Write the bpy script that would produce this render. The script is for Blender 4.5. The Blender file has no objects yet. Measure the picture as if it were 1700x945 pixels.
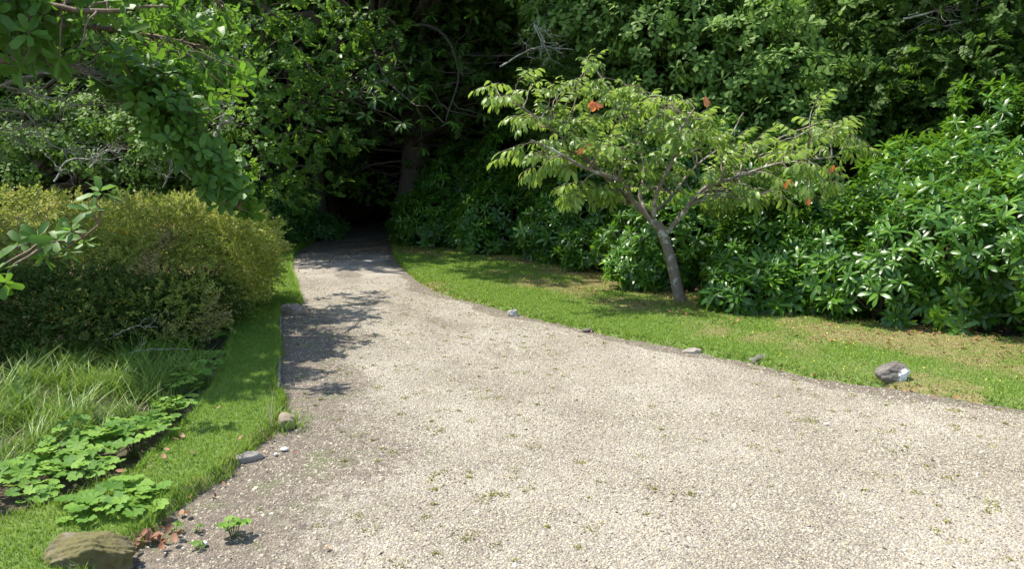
import bpy, math, random
import numpy as np
from mathutils import Vector

# ------------------------------------------------------------------ camera, light, exposure
SC = bpy.context.scene
COL = SC.collection
FPX, CAM_H, PITCH = 1214.0, 1.70, math.radians(8.09)
cam_d = bpy.data.cameras.new("camera")
cam = bpy.data.objects.new("camera", cam_d); COL.objects.link(cam)
cam_d.sensor_width = 36.0
cam_d.lens = 36.0 * FPX / 1700.0
cam_d.clip_start = 0.05
cam_d.clip_end = 800
cam.location = (0, 0, CAM_H)
cam.rotation_euler = (math.radians(90) - PITCH, 0, 0)
SC.camera = cam

SUN_EL, SUN_AZ = math.radians(61), math.radians(-72)      # azimuth clockwise from +Y
world = bpy.data.worlds.new("World"); SC.world = world
world.use_nodes = True
wn = world.node_tree.nodes; wl = world.node_tree.links
bg = wn["Background"]
sky = wn.new("ShaderNodeTexSky"); sky.sky_type = 'NISHITA'; sky.sun_disc = False
sky.sun_elevation = SUN_EL; sky.sun_rotation = SUN_AZ
wl.new(sky.outputs[0], bg.inputs[0]); bg.inputs[1].default_value = 0.15
sun_d = bpy.data.lights.new("sun", 'SUN'); sun_d.energy = 4.3; sun_d.angle = math.radians(0.6)
sun_d.color = (1.0, 0.95, 0.86)
sun = bpy.data.objects.new("sun", sun_d); COL.objects.link(sun)
_s = Vector((math.sin(SUN_AZ) * math.cos(SUN_EL), math.cos(SUN_AZ) * math.cos(SUN_EL), math.sin(SUN_EL)))
sun.rotation_euler = (-_s).to_track_quat('-Z', 'Y').to_euler()
sun.location = _s * 40
SC.view_settings.view_transform = 'Standard'
SC.view_settings.look = 'None'
SC.view_settings.gamma = 1
SC.view_settings.exposure = 1.15
SC.render.engine = 'CYCLES'
SC.cycles.max_bounces = 7
SC.cycles.diffuse_bounces = 4
SC.cycles.transmission_bounces = 4
SC.cycles.glossy_bounces = 2
SC.cycles.use_denoising = True

# ------------------------------------------------------------------ helpers
RG = np.random.default_rng(11)
def at(px, py, D):
    """world point seen at photo pixel (px,py), D metres along the view"""
    a = (px - 850) / FPX; b = (472.5 - py) / FPX
    return np.array([a * D, (math.cos(PITCH) + b * math.sin(PITCH)) * D,
                     CAM_H + (-math.sin(PITCH) + b * math.cos(PITCH)) * D])
def gr(px, py, z=0.0):
    b = (472.5 - py) / FPX
    D = (CAM_H - z) / (math.sin(PITCH) - b * math.cos(PITCH))
    return at(px, py, D)[:2]
def nrm(v): return v / np.maximum(np.linalg.norm(v, axis=-1, keepdims=True), 1e-9)
def fbm(x, y, z=0.0, seed=0, f=1.0, octv=4):
    r = np.random.default_rng(seed); s = 0; a = 1.0; t = 0
    for o in range(octv):
        for k in range(3):
            d = r.normal(size=3); d /= np.linalg.norm(d); p = r.uniform(0, 6.28)
            s = s + a * np.sin(f * (d[0] * x + d[1] * y + d[2] * z) * 6.28 * r.uniform(.6, 1.2) + p)
        t += a * 1.6; f *= 2.03; a *= .55
    return s / t
def sstep(a, b, x):
    t = np.clip((x - a) / (b - a), 0, 1); return t * t * (3 - 2 * t)

def build(name, V, F, mat, parent=None, attrs=None, smooth=False):
    V = np.ascontiguousarray(V, np.float32)
    Fs = F if isinstance(F, list) else [F]
    me = bpy.data.meshes.new(name)
    me.vertices.add(len(V)); me.vertices.foreach_set("co", V.ravel())
    li = np.concatenate([np.asarray(f, np.int32).ravel() for f in Fs])
    ct = np.concatenate([np.full(len(f), f.shape[1], np.int32) for f in Fs])
    me.loops.add(len(li)); me.loops.foreach_set("vertex_index", li)
    me.polygons.add(len(ct))
    me.polygons.foreach_set("loop_start", (np.cumsum(ct) - ct).astype(np.int32))
    if smooth: me.polygons.foreach_set("use_smooth", np.ones(len(ct), bool))
    me.update(calc_edges=True)
    for k, v in (attrs or {}).items():
        a = me.attributes.new(k, 'FLOAT', 'POINT'); a.data.foreach_set("value", np.ascontiguousarray(v, np.float32))
    me.materials.append(mat)
    o = bpy.data.objects.new(name, me); COL.objects.link(o)
    if parent is not None: o.parent = parent
    return o
def tag(o, label=None, cat=None, group=None, kind=None):
    if label: o["label"] = label
    if cat: o["category"] = cat
    if group: o["group"] = group
    if kind: o["kind"] = kind
    return o
def thing(name, label, cat, loc=(0, 0, 0), rz=0, group=None):
    o = bpy.data.objects.new(name, None); COL.objects.link(o)
    o.location = loc; o.rotation_euler = (0, 0, rz); o.empty_display_size = .2
    return tag(o, label, cat, group)
def dup(root, loc, rz, scale, label, group=None):
    r = root.copy(); COL.objects.link(r); r.location = loc; r.rotation_euler = (0, 0, rz); r.scale = scale
    r["label"] = label
    if group: r["group"] = group
    elif "group" in r: del r["group"]
    for ch in list(root.children):
        c = ch.copy(); COL.objects.link(c); c.parent = r
        for g in ch.children:
            d = g.copy(); COL.objects.link(d); d.parent = c
    return r

class Tubes:
    def __init__(s): s.V = []; s.F = []; s.n = 0
    def add(s, pts, rad, k=6):
        pts = np.asarray(pts, float); n = len(pts)
        rad = np.linspace(rad[0], rad[1], n) if len(rad) == 2 else np.asarray(rad, float)
        t = nrm(np.gradient(pts, axis=0))
        ref = np.array([0.31, 0.95, 0.1]) if abs(t[0][2]) > .6 else np.array([0., 0.05, 1.])
        u = nrm(np.cross(t, ref)); v = np.cross(t, u)
        a = np.arange(k) * 2 * math.pi / k
        ring = pts[:, None] + rad[:, None, None] * (np.cos(a)[None, :, None] * u[:, None] + np.sin(a)[None, :, None] * v[:, None])
        i = np.arange(n - 1)[:, None] * k + np.arange(k)[None]
        j = np.arange(n - 1)[:, None] * k + (np.arange(k)[None] + 1) % k
        s.V.append(ring.reshape(-1, 3)); s.F.append((np.stack([i, j, j + k, i + k], -1).reshape(-1, 4)) + s.n)
        s.n += n * k
    def build(s, name, mat, parent=None, warp=0.0):
        V = np.concatenate(s.V)
        if warp: V = V + warp * np.stack([fbm(*V.T, seed=q, f=3) for q in (3, 4, 5)], 1)
        return build(name, V, np.concatenate(s.F), mat, parent, smooth=True)

def wig(p0, p1, n, amp, rng, sag=0.0):
    p0 = np.asarray(p0, float); p1 = np.asarray(p1, float)
    t = np.linspace(0, 1, n)[:, None]
    L = np.linalg.norm(p1 - p0)
    w = np.cumsum(rng.normal(size=(n, 3)), 0); w = w - w[0] - t * (w[-1] - w[0])
    out = p0 + t * (p1 - p0) + w * amp * L / math.sqrt(n)
    out[:, 2] += sag * L * (t[:, 0] * (1 - t[:, 0])) * 4
    return out
def spline(P, n):
    P = np.asarray(P, float); d = np.r_[0, np.cumsum(np.linalg.norm(np.diff(P, axis=0), axis=1))]
    Q = np.vstack([2 * P[0] - P[1], P, 2 * P[-1] - P[-2]]); out = []
    for s in np.linspace(0, len(P) - 1 - 1e-6, n):
        i = int(s); f = s - i; a, b, c, e = Q[i:i + 4]
        out.append(.5 * ((2 * b) + (-a + c) * f + (2 * a - 5 * b + 4 * c - e) * f * f + (-a + 3 * b - 3 * c + e) * f ** 3))
    return np.array(out)

# ---- leaf templates: along +x, width y, face normal +z
def leaf_tpl(w=.38, fold=.10, droop=.18, wide=.45, petiole=0.0):
    x1, x2 = wide * .55, wide + .28
    def z(x): return -droop * x * x
    V = [(0, 0, 0), (x1, w * .42, z(x1) + fold * .42), (x1, 0, z(x1)), (x1, -w * .42, z(x1) + fold * .42),
         (x2, w * .42, z(x2) + fold * .42), (x2, 0, z(x2)), (x2, -w * .42, z(x2) + fold * .42), (1, 0, z(1) * 1.15)]
    V = np.array(V, float); V[:, 0] = petiole + V[:, 0] * (1 - petiole)
    T = np.array([(0, 2, 1), (0, 3, 2), (1, 2, 5), (1, 5, 4), (2, 3, 6), (2, 6, 5), (4, 5, 7), (5, 6, 7)])
    return V, T
def leaf_small(w=.55):
    V = np.array([(0, 0, 0), (.5, w / 2, .05), (1, 0, -.08), (.5, -w / 2, .05)], float)
    return V, np.array([(0, 3, 1), (1, 3, 2)])
def leaf_oak():
    xs = [0, .12, .24, .36, .47, .60, .70, .84, .93, 1.0]
    ws = [.02, .07, .17, .10, .25, .15, .32, .22, .22, .0]
    V = []; T = []
    for i, (x, w) in enumerate(zip(xs, ws)):
        V += [(x, w, .06 * w - .15 * x * x), (x, 0, -.15 * x * x), (x, -w, .06 * w - .15 * x * x)]
    for i in range(len(xs) - 1):
        a = i * 3; b = a + 3
        T += [(a, a + 1, b + 1), (a, b + 1, b), (a + 1, a + 2, b + 2), (a + 1, b + 2, b + 1)]
    V = np.array(V, float); V[:, :2] *= (1, 1.05)
    return V, np.array(T)
def leaf_fan(lobes=8):
    """round, scalloped leaf (lady's mantle), centred at its stalk, diameter about 1"""
    n = lobes * 4; V = [(0, 0, -.06)]; T = []
    for r_, kk in ((.28, 0), (.5, 1)):
        for i in range(n + 1):
            a = math.radians(16) + (2 * math.pi - math.radians(32)) * i / n
            ph = (i % 4) / 4.0; sc = .84 + .16 * math.sin(math.pi * ph) if kk else 1.0
            pl = .03 * math.cos(2 * math.pi * ph) * (r_ * 2)
            V.append((-math.cos(a) * r_ * sc, math.sin(a) * r_ * sc, r_ * r_ * .12 + pl))
    m = n + 1
    for i in range(n):
        T += [(0, 1 + i + 1, 1 + i), (1 + i, 2 + i, m + 2 + i), (1 + i, m + 2 + i, m + 1 + i)]
    return np.array(V, float), np.array(T)

def basis(x, n):
    x = nrm(x); z = nrm(n - (n * x).sum(-1, keepdims=True) * x); y = np.cross(z, x)
    return np.stack([x, y, z], -1)
def scatter(tv, tf, P, R, S, ta=None, ia=None):
    """instances of a template -> V, F, attr"""
    N = len(P); S = np.asarray(S, float)
    if S.ndim == 1: S = S[:, None]
    V = np.einsum('nij,nvj->nvi', R, tv[None] * S[:, None, :]) + P[:, None]
    F = tf[None] + (np.arange(N) * len(tv))[:, None, None]
    A = np.zeros((N, len(tv)))
    if ta is not None: A = A + ta[None]
    if ia is not None: A = A * .5 + ia[:, None] * .5
    return V.reshape(-1, 3), F.reshape(-1, tf.shape[1]), A.ravel()
def merge(parts):
    V = []; F = []; A = []; n = 0
    for v, f, a in parts:
        V.append(v); F.append(f + n); A.append(a); n += len(v)
    return np.concatenate(V), np.concatenate(F), np.concatenate(A)

def rosette(rng, leaf, n, ang=(60, 95), ln=(.8, 1.0), core=.03, layers=2):
    """leaves radiating round +z"""
    P = []; X = []; Nn = []; S = []; A = []
    for i in range(n):
        a = i * 2.399 + rng.uniform(-.25, .25)
        th = math.radians(ang[0] + (ang[1] - ang[0]) * (1 - i / n) + rng.uniform(-8, 8))
        d = np.array([math.cos(a) * math.sin(th), math.sin(a) * math.sin(th), math.cos(th)])
        X.append(d); Nn.append(np.array([0, 0, 1.]) + rng.normal(size=3) * .15 + np.array([-d[0], -d[1], 0]) * .3)
        P.append(d * core + np.array([0, 0, core * .6 * i / n])); S.append(rng.uniform(*ln)); A.append(rng.uniform())
    v, f, _ = scatter(leaf[0], leaf[1], np.array(P), basis(np.array(X), np.array(Nn)), np.array(S))
    return v, f, np.repeat(A, len(leaf[0]))
def spray(rng, leaf, n, twig=1.0, ls=.4, hang=0.0, flat=.35, ang=55):
    """twig along +x with alternate leaves"""
    P = []; X = []; Nn = []; S = []; A = []
    for i in range(n):
        t = (i + .6) / n; s = 1 if i % 2 else -1
        an = math.radians(ang * (1 - .55 * t)) * s if i < n - 1 else 0
        d = np.array([math.cos(an), math.sin(an), rng.normal() * flat * .5 - hang * rng.uniform(.6, 1.3)])
        X.append(d); Nn.append(np.array([d[0] * hang, d[1] * hang, 1.]) + rng.normal(size=3) * flat)
        P.append((t * twig, 0, -.12 * t * t * twig)); S.append(ls * rng.uniform(.75, 1.1) * (1 - .25 * abs(t - .6))); A.append(rng.uniform())
    v, f, _ = scatter(leaf[0], leaf[1], np.array(P), basis(np.array(X), np.array(Nn)), np.array(S))
    return v, f, np.repeat(A, len(leaf[0]))

def place(tpls, rng, P, X, N, S):
    """scatter a random template at each point"""
    k = rng.integers(0, len(tpls), len(P)); out = []; ia = rng.uniform(size=len(P)); R = basis(X, N)
    for i, (v, f, a) in enumerate(tpls):
        m = k == i
        if m.any(): out.append(scatter(v, f, P[m], R[m], S[m], a, ia[m]))
    return merge(out)
def sph(rng, n): return nrm(rng.normal(size=(n, 3)))

# ------------------------------------------------------------------ materials
class NT:
    def __init__(s, name):
        s.m = bpy.data.materials.new(name); s.m.use_nodes = True
        s.t = s.m.node_tree; s.n = s.t.nodes; s.l = s.t.links
        s.p = s.n["Principled BSDF"]; s.out = s.n["Material Output"]
        s.pos = s.n.new("ShaderNodeTexCoord").outputs["Object"]
    def attr(s, nm):
        a = s.n.new("ShaderNodeAttribute"); a.attribute_name = nm; return a.outputs["Fac"]
    def noise(s, sc, det=4, rough=.55, vec=None, out=0):
        a = s.n.new("ShaderNodeTexNoise"); a.inputs["Scale"].default_value = sc
        a.inputs["Detail"].default_value = det; a.inputs["Roughness"].default_value = rough
        s.l.new(vec or s.pos, a.inputs["Vector"]); return a.outputs[out]
    def vor(s, sc, feat='F1', out="Distance"):
        a = s.n.new("ShaderNodeTexVoronoi"); a.feature = feat; a.inputs["Scale"].default_value = sc
        s.l.new(s.pos, a.inputs["Vector"]); return a.outputs[out]
    def mapv(s, scale):
        a = s.n.new("ShaderNodeMapping"); a.inputs["Scale"].default_value = scale
        s.l.new(s.pos, a.inputs["Vector"]); return a.outputs[0]
    def ramp(s, fac, stops, interp='LINEAR'):
        a = s.n.new("ShaderNodeValToRGB"); a.color_ramp.interpolation = interp
        e = a.color_ramp.elements
        while len(e) < len(stops): e.new(.5)
        for q, (p, c) in zip(e, stops):
            q.position = p; q.color = (*c, 1) if len(c) == 3 else c
        s.l.new(fac, a.inputs[0]); return a.outputs[0]
    def mix(s, fac, a, b, mode='MIX'):
        q = s.n.new("ShaderNodeMix"); q.data_type = 'RGBA'; q.blend_type = mode
        for inp, v in ((q.inputs[0], fac), (q.inputs[6], a), (q.inputs[7], b)):
            if isinstance(v, (int, float)): inp.default_value = v
            elif isinstance(v, tuple): inp.default_value = (*v, 1)
            else: s.l.new(v, inp)
        return q.outputs[2]
    def math(s, op, a, b=0.0, clamp=False):
        q = s.n.new("ShaderNodeMath"); q.operation = op; q.use_clamp = clamp
        for i, v in ((0, a), (1, b)):
            if isinstance(v, (int, float)): q.inputs[i].default_value = v
            else: s.l.new(v, q.inputs[i])
        return q.outputs[0]
    def bump(s, h, st=.5, dist=.02):
        b = s.n.new("ShaderNodeBump"); b.inputs["Strength"].default_value = st; b.inputs["Distance"].default_value = dist
        s.l.new(h, b.inputs["Height"]); s.l.new(b.outputs[0], s.p.inputs["Normal"])
    def col(s, c):
        if isinstance(c, tuple): s.p.inputs["Base Color"].default_value = (*c, 1)
        else: s.l.new(c, s.p.inputs["Base Color"])
    def rough(s, r):
        if isinstance(r, (int, float)): s.p.inputs["Roughness"].default_value = r
        else: s.l.new(r, s.p.inputs["Roughness"])

def leafmat(name, cols, rough=.45, spec=.5, trans=.35, tcol=(.20, .30, .02), patch=None):
    """cols: ramp over the per-leaf random; thin leaves scatter and let light through"""
    q = NT(name)
    c = q.ramp(q.attr("rnd"), [(i / max(1, len(cols) - 1), x) for i, x in enumerate(cols)])
    if patch:
        n = q.ramp(q.noise(patch[0], 2), [(patch[1], (0, 0, 0)), (patch[2], (1, 1, 1))])
        c = q.mix(n, c, patch[3])
    q.col(c); q.rough(rough); q.p.inputs["Specular IOR Level"].default_value = spec
    tr = q.n.new("ShaderNodeBsdfTranslucent")
    tc = q.mix(.55, c, tcol); q.l.new(tc, tr.inputs[0])
    mx = q.n.new("ShaderNodeMixShader"); mx.inputs[0].default_value = trans
    q.l.new(q.p.outputs[0], mx.inputs[1]); q.l.new(tr.outputs[0], mx.inputs[2])
    q.l.new(mx.outputs[0], q.out.inputs[0])
    return q.m

def bark(name, dark, light, lichen=None, amt=.55, rough=.85, vs=(6, 6, 1.2), bs=.6):
    q = NT(name)
    n1 = q.noise(6, 6, .65, q.mapv(vs)); c = q.ramp(n1, [(.3, dark), (.7, light)])
    if lichen:
        m = q.ramp(q.noise(7, 5, .7), [(amt, (0, 0, 0)), (amt + .08, (1, 1, 1))]); c = q.mix(m, c, lichen)
    q.col(c); q.rough(rough); q.bump(n1, bs, .03); return q.m

M = {}
M['oak'] = leafmat('oak_leaf', [(0.073, 0.146, 0.025), (0.134, 0.230, 0.040), (0.213, 0.325, 0.065)], .58, .3, .42, (0.179, 0.336, 0.034))
M['oakfront'] = leafmat('front_oak_leaf', [(0.089, 0.173, 0.032), (0.163, 0.278, 0.055), (0.263, 0.389, 0.089)], .58, .32, .45, (0.168, 0.315, 0.042))
M['broad'] = leafmat('broad_leaf', [(0.056, 0.129, 0.020), (0.101, 0.202, 0.031), (0.213, 0.347, 0.062)], .55, .3, .48, (0.224, 0.403, 0.034))
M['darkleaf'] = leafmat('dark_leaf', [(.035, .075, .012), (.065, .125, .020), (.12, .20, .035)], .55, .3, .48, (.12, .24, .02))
M['chest'] = leafmat('chestnut_leaf', [(.04, .11, .015), (.07, .16, .025)], .45, .4, .40, (.20, .36, .03))
M['rhodo'] = leafmat('rhododendron_leaf', [(.022, .068, .009), (.040, .112, .013), (.078, .185, .018), (.19, .34, .030)], .35, .46, .32, (.23, .44, .02))
M['laurel'] = leafmat('laurel_leaf', [(.045, .13, .03), (.07, .19, .04), (.11, .26, .06)], .30, .6, .28, (.2, .4, .04))
M['cherry'] = leafmat('cherry_leaf', [(0.120, 0.202, 0.032), (0.184, 0.285, 0.044), (0.267, 0.377, 0.069)], .42, .45, .48, (0.350, 0.497, 0.074))
M['orange'] = leafmat('orange_leaf', [(.55, .17, .05), (.65, .25, .09), (.45, .10, .03)], .45, .4, .35, (.8, .25, .03))
M['magnolia'] = leafmat('magnolia_leaf', [(0.044, 0.110, 0.014), (0.079, 0.176, 0.023), (0.145, 0.273, 0.037)], .5, .35, .42, (0.220, 0.422, 0.026))
M['gold'] = leafmat('golden_leaf', [(.085, .160, .020), (.19, .27, .038), (.36, .40, .072), (.46, .34, .16)], .5, .3, .42, (.42, .46, .08), (1.5, .54, .70, (.36, .25, .14)))
M['mantle'] = leafmat('mantle_leaf', [(0.076, 0.178, 0.021), (0.128, 0.255, 0.030), (0.196, 0.340, 0.047)], .62, .25, .38, (0.272, 0.425, 0.043))
M['blade'] = leafmat('grass_blade', [(0.101, 0.193, 0.021), (0.160, 0.277, 0.032), (0.227, 0.336, 0.046), (0.319, 0.336, 0.109)], .5, .3, .42, (0.252, 0.378, 0.025))
M['moss'] = leafmat('mossy_turf', [(0.144, 0.168, 0.028), (0.234, 0.229, 0.053), (0.306, 0.238, 0.105), (0.198, 0.256, 0.041)], .6, .3, .25, (0.270, 0.300, 0.032))
M['long'] = leafmat('long_grass', [(0.052, 0.120, 0.012), (0.104, 0.200, 0.019), (0.176, 0.288, 0.032), (0.256, 0.304, 0.072)], .45, .35, .35, (0.224, 0.368, 0.032))
M['litter'] = leafmat('dead_leaf', [(.10, .05, .025), (.20, .11, .05), (.32, .17, .08), (.25, .09, .05)], .7, .2, .15, (.3, .15, .05))
M['dryleaf'] = leafmat('russet_leaf', [(.22, .09, .05), (.30, .16, .09), (.15, .07, .04)], .6, .25, .2, (.5, .2, .06))
M['yellow'] = leafmat('yellow_petal', [(.75, .62, .03), (.8, .7, .08)], .5, .3, .2, (.8, .7, .05))
M['straw'] = leafmat('dry_stalk', [(.45, .36, .18), (.55, .45, .25)], .6, .3, .1, (.5, .4, .2))
M['bark'] = bark('dark_bark', (.035, .027, .019), (.13, .10, .07), (.07, .10, .04), .56)
M['cbark'] = bark('cherry_bark', (.12, .09, .06), (.34, .27, .19), (.50, .50, .40), .53, .8, (7, 7, 22), 1.0)
M['pale'] = bark('lichened_twig', (.15, .125, .09), (.34, .31, .23), (.40, .43, .33), .5, .85, (4, 4, 4))
M['brown'] = bark('brown_bark', (.09, .06, .035), (.24, .17, .11), (.30, .27, .2), .62)
M['twig'] = bark('brown_twig', (.05, .035, .022), (.14, .10, .065), None)
M['stem'] = bark('green_stem', (.06, .09, .02), (.12, .16, .05), None)

def stonemat(name, dark, light, moss=None, mamt=.5, white=None, wpos=None):
    q = NT(name); n = q.noise(9, 8, .7); c = q.ramp(n, [(.32, dark), (.66, light)])
    if moss:
        z = q.n.new("ShaderNodeSeparateXYZ"); q.l.new(q.pos, z.inputs[0])
        mm = q.math('ADD', q.noise(7, 5, .7), q.math('MULTIPLY', z.outputs[2], 1.1))
        c = q.mix(q.ramp(mm, [(mamt, (0, 0, 0)), (mamt + .12, (1, 1, 1))]), c, q.mix(q.noise(60, 3), moss, tuple(x * .5 for x in moss)))
    if white:
        vm = q.n.new("ShaderNodeVectorMath"); vm.operation = 'DISTANCE'; q.l.new(q.pos, vm.inputs[0]); vm.inputs[1].default_value = wpos
        d = q.math('ADD', vm.outputs["Value"], q.math('MULTIPLY', q.noise(22, 5, .7), .11))
        c = q.mix(q.ramp(d, [(white, (1, 1, 1)), (white + .015, (0, 0, 0))]), c, (.74, .74, .72))
    q.col(c); q.rough(.88); q.bump(q.noise(22, 8, .7), .8, .02); return q.m

def gravel_mat():
    q = NT('gravel'); d = q.attr('dirt')
    rnd = q.vor(85, 'F1', 'Color'); sp = q.n.new("ShaderNodeSeparateColor"); q.l.new(rnd, sp.inputs[0])
    st = q.ramp(sp.outputs[0], [(0, (0.061, 0.054, 0.040)), (.25, (0.139, 0.112, 0.073)), (.55, (0.231, 0.197, 0.127)), (.82, (0.323, 0.289, 0.204)), (1, (0.415, 0.393, 0.327))])
    ed = q.vor(85, 'F1', 'Distance')
    gap = q.ramp(ed, [(.42, (1, 1, 1)), (.62, (0, 0, 0))])
    c = q.mix(gap, (.13, .105, .08), st)
    big = q.noise(1.1, 5, .6); c = q.mix(q.ramp(big, [(.35, (1, 1, 1)), (.7, (0, 0, 0))]), c, q.mix(.82, (1, .95, .86), c, 'MULTIPLY'), 'MIX')
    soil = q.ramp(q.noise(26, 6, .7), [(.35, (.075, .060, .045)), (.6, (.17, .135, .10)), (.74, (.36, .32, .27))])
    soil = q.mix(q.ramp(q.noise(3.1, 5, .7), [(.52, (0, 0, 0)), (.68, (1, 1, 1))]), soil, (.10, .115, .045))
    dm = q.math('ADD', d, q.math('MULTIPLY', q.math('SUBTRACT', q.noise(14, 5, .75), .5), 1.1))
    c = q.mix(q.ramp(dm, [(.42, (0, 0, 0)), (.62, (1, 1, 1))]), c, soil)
    q.col(c); q.rough(.85)
    h = q.math('SUBTRACT', 1.0, q.math('MULTIPLY', ed, 1.3)); q.bump(h, .75, .012)
    return q.m
M['gravel'] = gravel_mat()
def pebble_mat():
    q = NT('gravel_chip')
    c = q.ramp(q.attr('rnd'), [(0, (0.047, 0.038, 0.029)), (.16, (0.123, 0.097, 0.062)), (.38, (0.223, 0.185, 0.116)), (.62, (0.307, 0.270, 0.179)), (.84, (0.415, 0.382, 0.273)), (1, (0.522, 0.502, 0.415))])
    c = q.mix(q.ramp(q.noise(160, 3), [(.35, (0, 0, 0)), (.75, (.5, .5, .5))]), c, (.25, .21, .17))
    q.col(c); q.rough(.72); return q.m
M['pebble'] = pebble_mat()
def soil_mat():
    q = NT('woodland_soil')
    c = q.ramp(q.noise(9, 8, .7), [(.3, (.030, .022, .014)), (.55, (.085, .060, .038)), (.75, (.15, .11, .07))])
    c = q.mix(q.ramp(q.noise(1.2, 5), [(.5, (0, 0, 0)), (.65, (1, 1, 1))]), c, (.045, .065, .02))
    q.col(c); q.rough(.95); q.bump(q.noise(30, 6, .7), .8, .03); return q.m
M['soil'] = soil_mat()
def lawn_mat():
    q = NT('lawn_turf'); n = q.noise(40, 6, .7)
    g = q.ramp(n, [(.3, (.06, .105, .015)), (.7, (.15, .22, .035))])
    b = q.ramp(n, [(.3, (.10, .085, .035)), (.5, (.20, .17, .06)), (.72, (.24, .19, .10))])
    b = q.mix(q.ramp(q.noise(4, 5, .7), [(.5, (0, 0, 0)), (.6, (1, 1, 1))]), b, (.13, .15, .03))
    dm = q.math('ADD', q.attr('dry'), q.math('MULTIPLY', q.math('SUBTRACT', q.noise(5, 6, .75), .5), .9))
    q.col(q.mix(q.ramp(dm, [(.4, (0, 0, 0)), (.65, (1, 1, 1))]), g, b)); q.rough(.9); q.bump(n, .8, .02); return q.m
M['lawn'] = lawn_mat()

# ------------------------------------------------------------------ ground, drive, lawns
def inside(P, poly):
    x, y = P[:, 0], P[:, 1]; r = np.zeros(len(P), bool); n = len(poly)
    for i in range(n):
        x1, y1 = poly[i]; x2, y2 = poly[(i + 1) % n]
        if y1 == y2: continue
        c = ((y1 > y) != (y2 > y)) & (x < (x2 - x1) * (y - y1) / (y2 - y1) + x1); r ^= c
    return r
def sdist(P, poly, closed=True):
    d = np.full(len(P), 1e9); n = len(poly)
    for i in range(n if closed else n - 1):
        a = np.array(poly[i]); b = np.array(poly[(i + 1) % n]); ab = b - a
        t = np.clip(((P - a) @ ab) / max(ab @ ab, 1e-9), 0, 1)
        d = np.minimum(d, np.linalg.norm(P - (a + t[:, None] * ab), axis=1))
    return np.where(inside(P, poly), d, -d) if closed else d

L_EDGE = [gr(*p) for p in [(560, 394), (521, 404), (492, 420), (485, 446), (492, 470), (500, 495), (500, 508), (468, 522), (467, 560), (466, 600), (463, 650), (470, 690), (455, 725), (425, 752), (385, 778), (340, 815), (290, 852), (240, 900), (190, 945)]]
R_EDGE = [gr(*p) for p in [(652, 394), (651, 404), (655, 425), (672, 448), (700, 470), (745, 490), (850, 519), (1000, 553), (1150, 582), (1250, 602), (1330, 622), (1450, 640), (1560, 657), (1700, 680)]]
L_EDGE = [np.array((-5.6, 30.)), np.array((-5.9, 26.))] + L_EDGE + [np.array((-1.75, 2.2)), np.array((-1.9, .5)), np.array((-2.2, -3.))]
R_EDGE = [np.array((-2.6, 30.)), np.array((-3.2, 26.))] + R_EDGE + [np.array((5.2, 4.3)), np.array((7.5, 3.6)), np.array((11., 2.8))]
LE = spline(np.c_[np.array(L_EDGE), np.zeros(len(L_EDGE))], 160)[:, :2]
RE = spline(np.c_[np.array(R_EDGE), np.zeros(len(R_EDGE))], 160)[:, :2]
DRIVE = [tuple(p) for p in LE] + [(11., -3.)] + [tuple(p) for p in RE[::-1]]
HEDGE = [(-2.9, 22.), (-2.8, 18.), (0., 16.1), (1.0, 14.6), (1.15, 12.7), (2.1, 10.6), (2.7, 9.4), (3.3, 8.6), (3.95, 7.9), (4.45, 7.45), (5.0, 7.0), (6.4, 6.3), (9, 5.4)]
RLAWN = [tuple(p) for p in RE if p[1] < 19.5] + [(11., 5.2)] + [(x + .45, y + .55) for x, y in HEDGE[::-1]]
LL = [(-4.2, 19.5), (-3.8, 14), (-4.4, 11), (-4.0, 9.0), (-3.4, 7.6), tuple(gr(385, 545)), tuple(gr(372, 600)), tuple(gr(345, 660)), tuple(gr(300, 715)), tuple(gr(225, 795)), tuple(gr(120, 840)), tuple(gr(0, 880)), (-3.2, 3.2), (-4.5, 2.6), (-4.5, -3)]
LL[0] = (-7.3, 18.6); LL[1] = (-5.6, 15.0)
LLAWN = [tuple(p) for p in LE if p[1] < 20.5] + LL[::-1]

def sdl(P, poly): return sdist(P, poly) + (.25 + .75 * sstep(-2.6, -1.4, P[:, 0])) * (.035 * fbm(P[:, 0], P[:, 1], seed=91, f=1.1) + .030 * fbm(P[:, 0], P[:, 1], seed=92, f=4.0, octv=3))
def sheet(name, poly, res, bounds, zf, mat, attrs=None, pad=.12):
    x0, y0, x1, y1 = bounds
    xs = np.arange(x0, x1, res); ys = np.arange(y0, y1, res)
    X, Y = np.meshgrid(xs, ys); P = np.c_[X.ravel(), Y.ravel()]
    sd = sdl(P, poly) if name.startswith('lawn') else sdist(P, poly); z = zf(P, sd)
    nx = len(xs); i = (np.arange(len(ys) - 1)[:, None] * nx + np.arange(nx - 1)[None]).ravel()
    Q = np.stack([i, i + 1, i + nx + 1, i + nx], 1)
    Q = Q[(sd[Q] > -pad).all(1)]
    used = np.unique(Q); rm = np.zeros(len(P), int); rm[used] = np.arange(len(used))
    V = np.c_[P, z][used]
    at_ = {k: f(P, sd)[used] for k, f in (attrs or {}).items()}
    return build(name, V, rm[Q], mat, attrs=at_, smooth=True)

gx = np.concatenate([[-300, -120, -60], np.arange(-30, 30.1, .6), [60, 120, 300]])
X, Y = np.meshgrid(gx, gx + 15); P = np.c_[X.ravel(), Y.ravel()]
z = -.05 + .02 * fbm(P[:, 0], P[:, 1], seed=1, f=.3)
n = len(gx); i = (np.arange(n - 1)[:, None] * n + np.arange(n - 1)[None]).ravel()
tag(build('ground', np.c_[P, z], np.stack([i, i + 1, i + n + 1, i + n], 1), M['soil'], smooth=True), kind='structure')

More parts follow.
